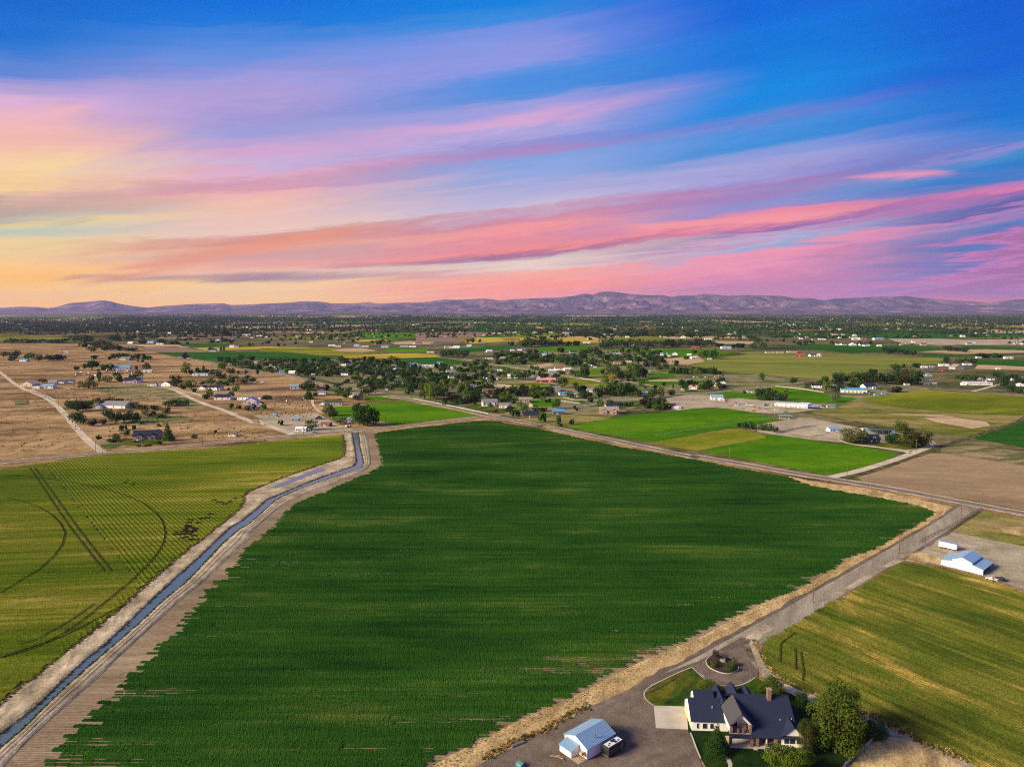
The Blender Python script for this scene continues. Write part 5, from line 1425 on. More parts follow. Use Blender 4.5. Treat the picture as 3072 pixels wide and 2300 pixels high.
HOUSES = {
 'b1': '1195 605 200 tn x2;805 350 72 em y;950 346 215 wg x;222 166 104 cc y s;390 180 90 wm x s;432 145 62 cm x s;498 138 62 wd x;572 133 62 wd x;640 155 66 ns f s;1085 134 130 wn x1;1270 160 94 wb x1;1382 163 86 wd y;1670 190 62 wn y;1780 195 104 wn x1;1840 275 128 wn x;2014 276 96 wg f;2064 310 104 wm y s;2082 346 58 wd y s;2150 320 46 wn y s;2152 270 26 ww y s;1928 575 64 wb x s;300 182 60 ww f s',
 'a1': '190 620 62 wu x;160 614 30 ww y s;1035 610 88 gg x1;995 690 132 wm x;1215 711 80 ww f s;545 548 40 ww f s;500 552 30 gg x s;1080 474 44 ww x s;1245 470 56 wm x s;1765 538 50 wd x;2040 408 60 ww x s;2150 420 50 rw x s;1325 480 60 ww f s',
 'b2': '392 536 88 ww x s;348 450 60 gm x s;532 440 50 ng y s;600 495 80 rb x s;505 552 34 gm x s;790 460 46 bw y;565 230 68 wg x;838 250 82 wg x;668 322 136 gd f s;572 322 46 ww y s;345 184 88 wm x;1107 196 26 ww Y s;1955 232 112 tb X1;1958 330 124 wg X1;2082 342 84 wg x s;2150 96 80 ww x s;1818 186 40 bg Y;1866 160 30 wg Y;1215 135 90 wd x1;750 70 80 wn x;175 410 38 bm x s',
 'c2': '510 282 110 nn x1;675 285 110 wn x1;300 228 80 tn x;912 262 80 wn x;1270 432 140 wn x1;1410 352 160 wn x2;1650 300 100 wu x;1735 292 100 wu y;2110 272 90 wl x;1930 306 190 ww f s;1460 532 80 wn x;200 432 50 ww x s;280 345 50 ww x;1062 382 40 wd x;1130 395 40 ww y;310 652 90 wn x;1180 310 60 wg x;1900 352 60 ww y s;1440 300 50 wg x;2120 410 60 wg x',
 'c1': '600 438 230 wl f s;810 388 100 wd x;1440 250 70 tt x;1600 280 150 nd x;1690 296 80 wg x;1745 345 90 ww x s;1845 398 110 wu x;1990 404 100 ww x;780 66 100 wd x;860 66 70 ww f s;1400 556 60 ww f s;1530 552 50 ww f s;1060 272 60 wt f s;1300 412 50 ww f s',
 'c3': '230 335 150 ww f s;170 312 80 wn x;160 402 140 wg x1;700 372 60 ww y;810 402 100 wd x;905 380 80 ww x s;180 472 120 wd x1;620 482 90 wu x;700 522 50 wg Y;1400 482 70 ww y;1480 482 80 wd y;1530 535 150 rp x b;1670 535 150 rp x1 b;1815 352 170 wr x;1925 362 110 ww x s;1700 392 130 bw x s;1930 422 90 rp f s;1690 682 240 tg x2;1860 732 130 wu x;2060 742 90 gg x;1240 52 130 wd x2;740 84 90 ww x s;740 186 120 wn f;1230 162 90 wg x;980 188 180 ww f s;1570 132 90 wu x;2010 92 90 nb x;200 20 90 ww f;1090 70 60 ww x s;850 500 60 ww y s;480 450 50 cg y;330 470 60 wg x',
 'c4': '170 662 110 tg x1;860 702 110 wd x;960 716 130 bw f s;1720 640 130 wp x1;1550 664 50 ww x s;2120 600 150 ww x2;1270 132 110 wl x;1325 150 80 ww f s;1440 128 80 wl y;1650 132 60 ww x;1960 194 60 ww f s;1720 182 90 ww x s;540 118 140 bw f s;1080 72 60 gg x;732 240 100 cc f;610 262 200 tt f;880 265 150 tt f s;1050 385 70 tt x;1750 32 110 rr x b;160 300 50 ww x;60 265 50 ww x;230 315 40 ww f s',
 'e2': '1690 240 190 tt x1;1770 300 90 ct y;1770 470 240 nn x;1880 90 60 ww f s',
 'e3': '80 420 180 nu x s;850 408 290 tt x2;890 330 200 tn x1;1850 335 140 wn y;360 155 90 gg y;560 80 110 wt x1;50 85 110 cg x1',
 'e4': '365 200 180 wm x s;2085 322 130 gm f s;2130 680 170 wm x s;860 90 90 wb f s;1260 200 80 gm x s;440 215 70 ww f s',
 'b4': '940 185 110 wn x1;500 176 80 wn x;630 175 70 ww f s;995 238 40 bu f s;1055 232 40 bu f s',
 'g4': '1460 262 130 gt y s;1290 226 110 ww f s;1560 215 100 wm f s;1120 342 64 bg y;1700 447 300 ww f;1530 448 50 ww y;1060 245 70 ww f s;1150 245 60 bw f s;1270 285 80 rr f s;1740 395 60 ng y;1920 265 50 ww f s;1850 390 50 wd y;2195 460 60 ww y;1690 132 60 ww f s;2040 140 100 ww f s;1090 440 70 ww f s;1180 440 50 bw f s;2110 395 40 ww y;860 445 60 wd f s',
 'a4': '465 580 56 wd x1;505 580 50 wd Y;360 580 70 rr x b;110 550 80 ct f s;190 550 66 ct f s;290 548 80 cs f s;680 484 44 wd x1;722 485 44 wd x;800 489 46 ww y;872 489 44 wd x;912 494 44 wd y;1016 496 34 ww x s;825 440 60 ww x s;880 440 60 wr x s;1010 440 90 wm x s;540 440 60 ww f s;560 357 90 ww f s;650 352 60 ww f s;1860 388 90 ww f s;1785 470 60 ww f s',
 'a3': '170 528 46 wd x1;560 385 90 ww f s;770 440 90 cp x;720 468 60 ww f s;1640 515 60 rr f s b;1880 515 80 wm x s;1110 488 30 ww y;1525 425 36 ww y;1730 440 60 ww f s;1930 395 60 ww f s;1960 420 50 ww f s;610 550 60 bn x;900 400 80 cw f s;420 382 60 ww f s;300 382 60 ww f s;120 382 60 ww f s',
 'a2': '650 492 60 ww f s;870 500 60 bw f s;930 500 50 ww f s;1090 505 60 ww f s;1250 500 70 bw f s;1320 502 60 ww f s;1610 508 50 wg x;1685 510 50 ww x;1790 500 40 bw x;1470 548 60 wr f s;2020 390 70 ww f s;1000 365 50 ww f s;1900 470 30 bb y;230 428 60 rw f s;120 420 50 ww f s;460 360 60 ww f s;1830 350 60 ww f s;700 500 50 ww f s;2105 378 40 ww f s'}
hi = 0
for c, txt in HOUSES.items():
    s = CR[c][2]
    for tok in txt.split(';'):
        a = tok.split()
        x, y, w = map(float, a[:3])
        px, py = S(c, x, y)
        p = G(px, py)
        wm = min(46.0, w * s / ppm(p))
        kind = a[5] if len(a) > 5 else 'h'
        name = {'h': 'house', 's': 'shed', 'b': 'barn'}[kind]
        W_, R_ = WALL[a[3][0]], ROOF[a[3][1]]
        h = small_house(p, wm, W_[0], R_[0], a[4], name, w * s, 500 + hi)
        hi += 1
        later(h, '%s %s, %s roof, %s' % (W_[1], name if 'f' not in a[4] or name != 'shed' else 'low shed', R_[1], zone(px, py)), name, px, 'buildings ' + zone(px, py))

# ------------------------------------------------------------------ the foreground house
def foreground_house():
    p = GC('g6', 525, 490)
    yaw = math.radians(-3.0)
    o = empty('farmhouse', (p.x + .3, p.y - 6.6, 0), yaw, (.925, 1, 1))
    tag(o, 'large white farmhouse with dark navy roof, brick chimney and gabled balcony in the foreground', 'house')
    Wm, Rm = 'wall_white', 'roof_navy'
    sc = 1.18
    q = lambda v: v * sc
    # garage wing (ridge left to right), set back
    gable(o, q(9.2), q(9), q(2.7), q(3.0), 'x', Wm, Rm, q(4.6), q(5.6), names=('garage_wall', 'garage_roof'))
    # main body, long front slope that runs down over the porch
    m = MB()
    m.prism([(0, q(3.7), -.6), (0, q(3.7), q(4.6)), (0, q(8.4), q(7.8)), (0, q(14.6), q(3.4)), (0, q(14.6), -.6)], (q(11.2), 0, 0), (q(24.6), 0, 0))
    fix_normals(m.build('wall', Wm, o))
    r = MB()
    zf, zr = q(2.55), q(8.15)
    r.slab([(q(13.4), -.4, zf), (q(25.0), -.4, zf), (q(25.0), q(8.4), zr), (q(13.4), q(8.4), zr)], .22)
    r.slab([(q(9.8), q(8.4), zr), (q(25.0), q(8.4), zr), (q(25.0), q(15), q(3.3)), (q(9.8), q(15), q(3.3))], .22)
    zc = zf + (zr - zf) * (q(4.6) + .4) / (q(8.4) + .4)
    r.slab([(q(10.9), q(4.6), zc), (q(13.39), q(4.6), zc), (q(13.39), q(8.4), zr), (q(10.9), q(8.4), zr)], .22)
    roof = fix_normals(r.build('roof', Rm, o))
    MB().box(q(19.3), q(20.3), q(7.0), q(7.9), q(6.0), q(9.9)).build('chimney', 'brick', roof)
    MB().box(q(19.15), q(20.45), q(6.85), q(8.05), q(9.9), q(10.1)).build('chimney_cap', 'stone', roof)
    for x, y, z in ((21.3, 3.2, 5.1), (24.2, 3.4, 5.2), (5.6, 8.0, 5.0)):
        MB().tube((q(x), q(y), q(3.6)), (q(x), q(y), q(z)), .09, .09, 8).build('vent_pipe', 'trim_white', roof)
    # rear gables that show over the ridge
    for x, w in ((8.6, 2.6), (12.6, 3.8), (16.2, 3.0)):
        gable(o, q(w), q(7.4), q(4.4), q(1.5 if w < 3.5 else 2.2), 'y', Wm, Rm, q(x), q(8.8), names=('rear_gable_wall', 'rear_gable_roof'))
    # small upper volume behind the garage
    gable(o, q(4.6), q(6.5), q(3.9), q(2.4), 'x', Wm, Rm, q(4.2), q(9.6), names=('upper_wall', 'upper_roof'))
    # tall balcony gable
    x0, x1, y0 = q(8.3), q(13.5), q(.6)
    xm = (x0 + x1) / 2
    b = MB()
    b.box(x0, x0 + .3, y0 + .02, q(7), q(2.8), q(5.2))
    b.box(x1 - .3, x1, y0 + .02, q(7), q(2.8), q(5.2))
    b.prism([(x0 + .3, 0, q(2.8)), (x1 - .3, 0, q(2.8)), (x1 - .3, 0, q(5.0)), (xm, 0, q(7.3)), (x0 + .3, 0, q(5.0))], (0, q(3.3), 0), (0, q(3.6), 0))
    fix_normals(b.build('balcony_wall', Wm, o))
    g = MB()
    g.prism([(x0 - .1, 0, q(5.0)), (xm, 0, q(7.5)), (x1 + .1, 0, q(5.0)), (x1 - .8, 0, q(5.0)), (xm, 0, q(6.75)), (x0 + .8, 0, q(5.0))], (0, y0, 0), (0, y0 + .25, 0))
    fix_normals(g.build('balcony_gable', 'trim_white', o))
    r = MB()
    r.slab([(x0 - .4, y0 - .5, q(4.9)), (xm, y0 - .5, q(7.85)), (xm, q(8.6), q(7.85)), (x0 - .4, q(8.6), q(4.9))], .2)
    r.slab([(xm, y0 - .5, q(7.85)), (x1 + .4, y0 - .5, q(4.9)), (x1 + .4, q(8.6), q(4.9)), (xm, q(8.6), q(7.85))], .2)
    fix_normals(r.build('balcony_roof', 'roof_dark', o))
    fl = MB().box(x0, x1, y0 - .1, q(3.3), q(2.55), q(2.8)).build('balcony_floor', 'wall_grey', o)
    MB().slab([(x0 - .5, y0 - 1.2, q(2.35)), (x1, y0 - 1.2, q(2.35)), (x1, y0 - .11, q(2.75)), (x0 - .5, y0 - .11, q(2.75))], .15).build('skirt_roof', Rm, o)
    for x in (x0 + .3, x1 - .3):
        MB().box(x - .38, x + .38, y0 - .05, y0 + .7, q(2.8), q(5.0)).build('brick_pier', 'brick', o)
    for x in (x0 + q(2.0), x1 - q(2.0)):
        MB().box(x - .3, x + .3, y0, y0 + .6, q(2.8), q(3.75)).build('brick_pier', 'brick', o)
    ra = MB()
    for z in (3.05, 3.7):
        ra.box(x0 + .6, x1 - .6, y0 + .2, y0 + .28, q(z), q(z) + .08)
    x = x0 + .7
    while x < x1 - .6:
        ra.box(x, x + .04, y0 + .22, y0 + .26, q(3.05), q(3.7))
        x += .22
    ra.build('balcony_railing', 'trim_dark', o)
    window(o, xm - q(.9), q(3.3), q(3.0), 1.5, 2.4, 'trim_dark')
    MB().box(xm + .2, xm + 2.0, y0 + 1.0, y0 + 1.9, q(2.8), q(3.3)).box(xm + .2, xm + 2.0, y0 + 1.8, y0 + 1.95, q(3.3), q(4.0)).build('balcony_sofa', 'wood_pale', o)
    # porch
    MB().box(q(8.0), q(20.6), -.9, q(3.69), -.3, .28).build('porch_floor', 'concrete', o)
    MB().box(q(13.6), q(14.6), -1.5, -.905, -.3, .15).build('porch_step', 'concrete', o)
    for x in (8.3, 13.5, 14.8, 19.3):
        MB().box(q(x) - .38, q(x) + .38, -.3, .46, .28, q(2.5)).build('porch_pier', 'brick', o)
    MB().box(q(17.1) - .14, q(17.1) + .14, 0, .28, q(1.0), q(2.5)).build('porch_post', 'trim_white', o)
    MB().box(q(17.1) - .36, q(17.1) + .36, -.2, .5, .28, q(1.0)).build('porch_pier', 'brick', o)
    for x in (16.0, 18.2):
        window(o, q(x), q(3.7), .9, 2.0, 1.7, 'trim_dark')
    window(o, q(11.2), q(3.7), .8, 2.6, 1.5, 'trim_white')
    # right gable
    gable(o, q(5.5), q(9), q(2.75), q(2.35), 'y', Wm, Rm, q(23.5), .2, back=True, names=('right_gable_wall', 'right_gable_roof'))
    for x in (22.0, 23.4, 25.0):
        window(o, q(x), .2, 1.3, 1.15, 1.5, 'trim_dark')
    gable(o, q(2.4), q(8), q(2.6), q(2.4), 'x', Wm, Rm, q(25.6), q(5.2), names=('end_wall', 'end_roof'))
    # garage details
    for y in (7.4, 10.4, 13.2):
        f = MB().box(-.09, -.012, q(y) - 1.35, q(y) + 1.35, 0, 2.3).build('garage_door', 'wall_cream', o)
    for x, w in ((1.4, .5), (3.2, 1.2), (5.0, .9)):
        window(o, q(x), q(5.6), .9, w, 1.4)
    return o


foreground_house()

# patio furniture and yard things
def patio_things():
    p = GC('g6', 1740, 690)
    MB().box(-.9, .9, -.45, .45, 0, .85).box(-1.0, 1.0, -.55, .55, .85, .95).build('patio_box', 'wall_grey')
    o = bpy.data.objects['patio_box']
    o.location = (p.x, p.y, .1)
    tag(o, 'grey box with lid on the patio under the gable windows', 'storage box')
    for i, (x, y, lab) in enumerate(((1690, 672, 'left'), (1830, 672, 'right'))):
        p = GC('g6', x, y)
        t = empty('barbecue', (p.x, p.y, .05), .2)
        fix_normals(MB().tube((0, 0, .5), (0, 0, .9), .42, .5, 12).tube((0, 0, .9), (0, 0, 1.15), .5, .15, 12).build('kettle', 'trim_dark', t))
        for a in (0, 2.1, 4.2):
            MB().tube((.3 * math.cos(a), .3 * math.sin(a), .55), (.42 * math.cos(a), .42 * math.sin(a), 0), .03, .03, 5).build('leg', 'steel', t)
        tag(t, 'black kettle barbecue on the %s side of the grey patio box' % lab, 'barbecue')
    p = GC('g6', 1750, 740)
    sheet('patio', [(p.x - 5, p.y - 1.6, 0), (p.x + 5.5, p.y - 1.6, 0), (p.x + 5.5, p.y + 2.2, 0), (p.x - 5, p.y + 2.2, 0)], 'concrete', 8, 'concrete patio at the right gable')
    for i, (x, y) in enumerate(((1830, 745), (1720, 770), (1900, 750))):
        p = GC('g6', x, y)
        t = empty('patio_chair', (p.x, p.y, .25), 1.1 * i)
        MB().box(-.3, .3, -.3, .3, .38, .46).build('seat', 'wood_pale' if i else 'wall_white', t)
        MB().box(-.3, .3, .26, .34, .46, 1.0).build('backrest', 'wood_pale' if i else 'wall_white', t)
        for a, b in ((-.26, -.26), (.26, -.26), (-.26, .26), (.26, .26)):
            MB().box(a - .03, a + .03, b - .03, b + .03, 0, .38).build('leg', 'trim_dark', t)
        tag(t, ('white chair on the patio', 'wooden chair nearest the willow on the patio', 'wooden chair by the patio fence')[i], 'chair')


patio_things()

# ------------------------------------------------------------------ shop with blue metal roof
def ribs(par, q, n, up=.05, w=.07, mat='roof_metal'):
    """raised seams running down a roof plane given by its 4 corners (low-a, low-b, high-b, high-a)"""
    q = [Vector(v) for v in q]
    for i in range(n + 1):
        t = i / n
        a, b = q[0].lerp(q[1], t), q[3].lerp(q[2], t)
        d = (q[1] - q[0]).normalized() * w / 2
        z = Vector((0, 0, up))
        m = MB()
        m.add([a - d, a + d, a + d + z, a - d + z, b - d, b + d, b + d + z, b - d + z], [(0, 1, 2, 3), (7, 6, 5, 4), (3, 2, 6, 7), (0, 3, 7, 4), (1, 5, 6, 2)])
        fix_normals(m.build('seam', mat, par))


def shop():
    A, B, C = GC('g7', 810, 1105), GC('g7', 1450, 725), GC('g7', 250, 738)
    ux = (B - A)
    L = ux.length
    yaw = math.atan2(ux.y, ux.x)
    D = (C - A).length
    o = empty('workshop', (A.x, A.y, 0), yaw)
    tag(o, 'white workshop with blue metal gable roof and small lean-to beside the trailer', 'workshop')
    e, rise = 3.05, 1.75
    gable(o, L, D, e, rise, 'x', 'wall_white', 'roof_metal', L / 2, 0, over=.25)
    roof = [c for c in o.children if c.name.startswith('roof')][0]
    k_ = .24
    s = rise / (D / 2)
    ribs(roof, [(-.2, -.25, e - .25 * s + k_), (L + .2, -.25, e - .25 * s + k_), (L + .2, D / 2, e + rise + k_), (-.2, D / 2, e + rise + k_)], 16)
    ribs(roof, [(L + .2, D + .25, e - .25 * s + k_), (-.2, D + .25, e - .25 * s + k_), (-.2, D / 2, e + rise + k_), (L + .2, D / 2, e + rise + k_)], 16)
    fix_normals(MB().tube((L * .42, D * .16, 3.2), (L * .42, D * .16, 5.3), .13, .13, 8).build('flue_pipe', 'steel', roof))
    # lean-to on the left end wall
    w0, w1, dep = D * .36, D * .86, 2.9
    m = MB().prism([(0, 0, -.3), (0, 0, 2.85), (-dep, 0, 2.0), (-dep, 0, -.3)], (-.01, w0, 0), (-.01, w1, 0))
    fix_normals(m.build('lean_to_wall', 'wall_white', o))
    q = [(-dep - .25, w1 + .2, 2.08), (-dep - .25, w0 - .2, 2.08), (-.02, w0 - .2, 3.03), (-.02, w1 + .2, 3.03)]
    lr = fix_normals(MB().slab(q, .12).build('lean_to_roof', 'roof_metal', o))
    ribs(lr, q, 8)
    for x, y in ((-.03, 0), (L, 0), (-.03, D)):
        MB().box(x - .07, x + .09, y - .1, y + .06, 0, e).build('corner_trim', 'trim_dark', o)
    door(o, L * .3, 0, 1.1, 2.15)
    window(o, L * .62, 0, 1.1, 1.1, 1.0, 'trim_dark')
    # step landing with hopper bin
    lo = MB().box(-3.0, -.3, .2, w0 - .15, 0, .22).build('landing', 'wood_pale', o)
    return o, A, yaw, L, D


SHOP, sA, syaw, sL, sD = shop()
Rz = Matrix.Rotation(syaw, 3, 'Z')


def sloc(x, y, z=0.0):
    return sA + Rz @ Vector((x, y, z))


t = empty('feed_hopper', sloc(-1.0, 1.2, .22), syaw)
fix_normals(MB().box(-.5, .5, -.5, .5, 1.3, 2.0).build('bin', 'wood_pale', t))
fix_normals(MB().add([(-.5, -.5, 1.295), (.5, -.5, 1.295), (.5, .5, 1.295), (-.5, .5, 1.295), (-.1, -.1, .8), (.1, -.1, .8), (.1, .1, .8), (-.1, .1, .8)], [(0, 1, 2, 3), (4, 5, 6, 7), (0, 1, 5, 4), (1, 2, 6, 5), (2, 3, 7, 6), (3, 0, 4, 7)]).build('cone', 'wood_pale', t))
for a, b in ((-.45, -.45), (.45, -.45), (-.45, .45), (.45, .45)):
    MB().box(a - .05, a + .05, b - .05, b + .05, 0, 1.295).build('leg', 'wood', t)
tag(t, 'small wooden hopper on legs on the workshop step', 'hopper')
rl = random.Random(5)
for i in range(11):
    p = sloc(-5.3 + rl.uniform(-.6, .9), sD * .55 + rl.uniform(-.9, 1.9))
    L_ = rl.uniform(1.6, 3.0)
    a = syaw + 2.35 + rl.uniform(-.35, .35)
    lg = fix_normals(MB().tube((-L_ / 2, 0, 0), (L_ / 2, 0, .04), rl.uniform(.08, .14), rl.uniform(.07, .1), 7).build('log', 'wood' if i % 3 else 'wood_pale'))
    lg.location = (p.x, p.y, .18 + .14 * (i // 4))
    lg.rotation_euler = (0, 0, a)
    tag(lg, 'log in the loose woodpile beside the workshop lean-to', 'log', 'woodpile logs')


def wheel(par, x, y, r, w=.24):
    t = fix_normals(MB().tube((x, y - w / 2, r), (x, y + w / 2, r), r, r, 12).build('wheel', 'rubber', par))
    fix_normals(MB().tube((x, y - w / 2 - .012, r), (x, y + w / 2 + .012, r), r * .55, r * .55, 8).build('rim', 'steel', t))
    return t


def travel_trailer():
    a = sloc(sL * .44, -2.05)
    o = empty('travel_trailer', (a.x, a.y, 0), syaw)
    L, w, h = 6.6, 2.45, 3.0
    body = MB().prism([(0, 0, .65), (L - .7, 0, .65), (L + .1, 0, 1.3), (L, 0, 2.3), (L - .7, 0, h), (.1, 0, h), (-.05, 0, 2.2)], (0, -w / 2, 0), (0, w / 2, 0))
    bo = fix_normals(body.build('body', 'trim_dark', o))
    MB().slab([(.3, -w / 2 + .3, h + .05), (L - .95, -w / 2 + .3, h + .05), (L - .95, w / 2 - .3, h + .05), (.3, w / 2 - .3, h + .05)], .045).build('roof', 'roof_white', o)
    rf_ = [c for c in o.children if c.name.startswith('roof')][0]
    for x, y, r, z in ((2.9, .35, .38, .22), (3.7, .45, .3, .15), (3.4, -.4, .34, .2), (1.6, 0, .22, .12), (.9, -.3, .2, .12), (4.6, -.35, .22, .12)):
        MB().box(x - r, x + r, y - r * .8, y + r * .8, h + .055, h + .055 + z).build('roof_vent', 'trim_dark', rf_)
    for sy in (-1, 1):
        y = sy * (w / 2 + .012)
        for z, th in ((1.2, .12), (1.85, .1)):
            MB().box(.3, L - .6, min(y, y - sy * .02), max(y, y - sy * .02) + .001, z, z + th).build('stripe', 'steel', o)
        MB().box(1.2, 2.6, min(y, y + sy * .03), max(y, y + sy * .03), 1.98, 2.5).build('window', 'glass', o)
        MB().box(3.6, 4.6, min(y, y + sy * .03), max(y, y + sy * .03), 1.98, 2.5).build('window', 'glass', o)
    MB().box(4.9, 5.5, -w / 2 - .06, -w / 2 - .03, .75, 2.6).build('door', 'steel', o)
    for x in (2.4, 3.3):
        for sy in (-1, 1):
            wheel(o, x, sy * (w / 2 - .15), .36)
    MB().box(-.35, -.06, -w / 2 + .15, w / 2 - .15, .55, .72).build('bumper', 'steel', o)
    fix_normals(MB().tube((L - .6, .5, .6), (L + 1.1, 0, .6), .06).tube((L - .6, -.5, .6), (L + 1.1, 0, .6), .06).build('hitch', 'trim_dark', o))
    tag(o, 'black and grey travel trailer with white roof beside the workshop', 'trailer')


travel_trailer()
p = GC('f2', 330, 490)
pl = MB().box(-2.0, 2.0, -.3, .3, 0, .3).box(-2.0, 2.0, -.25, .35, .305, .5).build('beam_stack', 'steel')
pl.location = (p.x, p.y, .12)
pl.rotation_euler = (0, 0, .55)
tag(pl, 'grey stack of beams lying by the field edge of the farmyard', 'beams')
p = GC('f2', 345, 690)
pl = MB().box(-.9, .9, -.5, .5, 0, .9).box(-.95, .95, -.55, .55, .905, 1.0).build('green_bin', 'roof_teal')
pl.location = (p.x, p.y, .1)
pl.rotation_euler = (0, 0, -.7)
tag(pl, 'dark green bin at the bottom edge left of the workshop', 'bin')

# ------------------------------------------------------------------ round garden island
isl = P('g3 1140 890 1155 870 1180 855 1215 862 1250 868 1290 888 1318 920 1312 945 1270 962 1230 958 1180 940 1150 920')
isl = soften(isl + [isl[0]], 2)[:-1]
io = empty('garden_island', (isl[0].x, isl[0].y, 0))
cx, cy = sum(p.x for p in isl) / len(isl), sum(p.y for p in isl) / len(isl)
io.location = (cx, cy, 0)
loc = [Vector((p.x - cx, p.y - cy, 0)) for p in isl]
n = len(loc)
fix_normals(mesh_obj('soil', [(p.x, p.y, .3) for p in loc] + [(p.x, p.y, -.05) for p in loc], [tuple(range(n))] + [(i, (i + 1) % n, n + (i + 1) % n, n + i) for i in range(n)], 'mulch', io))
kv, kf = [], []
for p in loc:
    d = p.normalized()
    for r_, z in ((.02, -.05), (.02, .36), (.28, .36), (.28, -.05)):
        kv.append((p.x + d.x * r_, p.y + d.y * r_, z))
for i in range(n):
    j = (i + 1) % n
    for a in range(3):
        kf.append((4 * i + a, 4 * j + a, 4 * j + a + 1, 4 * i + a + 1))
fix_normals(mesh_obj('kerb', kv, kf, 'concrete', io))
tag(io, 'round planted island with pale kerb in the loop drive', 'planter')
for x, y, w, h, co, lab in ((1195, 868, 44, 40, 'r', 'rust-brown shrub on the far rim of the island'), (1160, 908, 44, 30, 'o', 'leftmost clipped shrub on the island'), (1181, 926, 46, 34, 'o', 'clipped shrub right of the leftmost one on the island'), (1300, 918, 46, 34, 'o', 'clipped shrub on the right rim of the island'), (1268, 948, 66, 42, 'g', 'largest clipped shrub at the near rim of the island'), (1256, 886, 32, 26, 'd', 'small dark shrub at the back of the island')):
    p = GC('g3', x, y)
    q = ppm(p)
    o = tree(p, w * .5425 / q, h * .5425 / q * 1.1, 'u', co, 2, int(x))
    o.location.z = .25
    tag(o, lab, 'shrub')
for i, (x, y, r_) in enumerate(((1236, 896, .8), (1222, 890, .5), (1243, 888, .5))):
    p = GC('g3', x, y)
    bm = bmesh.new()
    bmesh.ops.create_icosphere(bm, subdivisions=2, radius=r_)
    for v in bm.verts:
        v.co *= 1 + .35 * mnoise.noise(v.co * 2 + Vector((i * 5, 0, 0)))
        v.co.z *= .7
    me = bpy.data.meshes.new('rock')
    bm.to_mesh(me)
    bm.free()
    me.materials.append(MATS['stone'])
    o = bpy.data.objects.new('rock', me)
    COL.objects.link(o)
    o.location = (p.x, p.y, .45)
    tag(o, ('largest rock in the middle of the island', 'small rock left of the largest island rock', 'small rock behind the largest island rock')[i], 'rock')

# lawn kerb
ribbon('lawn_kerb', P('g3 1060 927 980 957 900 997 830 1033 798 1060 796 1087 813 1113 850 1138'), .35, 'concrete', 9, 'thin pale kerb around the front lawn', z=.28)
ribbon('lawn_kerb', P('g3 1062 928 1087 950 1112 976 1152 1001 1202 1021 1245 1031 1300 1033 1360 1016 1410 984'), .35, 'concrete', 9, 'thin pale kerb along the loop drive', z=.28)
ribbon('lawn_kerb', P('g6 535 530 570 610 600 700 640 800 670 870'), .45, 'concrete', 9, 'pale kerb between farmyard and back lawn', z=.35)

# ------------------------------------------------------------------ white monitor barn
def monitor_barn():
    P0, P1, P2 = GC('f4', 1245, 945), GC('f4', 1735, 1065), GC('f4', 1855, 985)
    ux = P1 - P0
    Wd = ux.length
    yaw = math.atan2(ux.y, ux.x)
    D = (P2 - P1).length * 1.05
    o = empty('monitor_barn', (P0.x, P0.y, 0), yaw)
    a, b = Wd * .27, Wd * .74
    mid = (a + b) / 2
    zs, zc, ze, zp = 2.5, 3.6, 4.5, 5.9
    m = MB().prism([(0, 0, -.5), (Wd, 0, -.5), (Wd, 0, zs), (b, 0, zc), (b, 0, ze), (mid, 0, zp), (a, 0, ze), (a, 0, zc), (0, 0, zs)], (0, 0, 0), (0, .15, 0))
    fix_normals(m.build('gable_wall', 'wall_white', o))
    m = MB().prism([(0, 0, -.5), (b, 0, -.5), (b, 0, ze), (mid, 0, zp), (a, 0, ze), (a, 0, zc), (0, 0, zs)], (0, .151, 0), (0, D, 0))
    fix_normals(m.build('wall', 'wall_white', o))
    for nm, q in (('main_roof', [(a - .3, -.3, ze - .1), (mid, -.3, zp + .2), (mid, D + .3, zp + .2), (a - .3, D + .3, ze - .1)]), ('main_roof', [(mid, -.3, zp + .2), (b + .3, -.3, ze - .1), (b + .3, D + .3, ze - .1), (mid, D + .3, zp + .2)]),
                  ('lean_to_roof', [(-.3, -.3, zs + .1), (a - .01, -.3, zc + .12), (a - .01, D + .3, zc + .12), (-.3, D + .3, zs + .1)]), ('lean_to_roof', [(b + .01, -.3, zc + .12), (Wd + .3, -.3, zs + .1), (Wd + .3, D + .3, zs + .1), (b + .01, D + .3, zc + .12)])):
        r = fix_normals(MB().slab(q, .12).build(nm, 'roof_metal', o))
        ribs(r, [q[0], q[3], q[2], q[1]] if nm == 'x' else [q[3], q[0], q[1], q[2]], 10, .04, .06)
    for i in range(4):
        MB().box(Wd - .14, Wd, .4 + (D - .6) * i / 3, .54 + (D - .6) * i / 3, -.2, zs).build('post', 'trim_dark', o)
    MB().box(0, .02, 0, .02, 0, .02)
    tag(o, 'white barn with raised centre and blue-grey metal roofs beside the gravel road', 'barn')
    return o


monitor_barn()


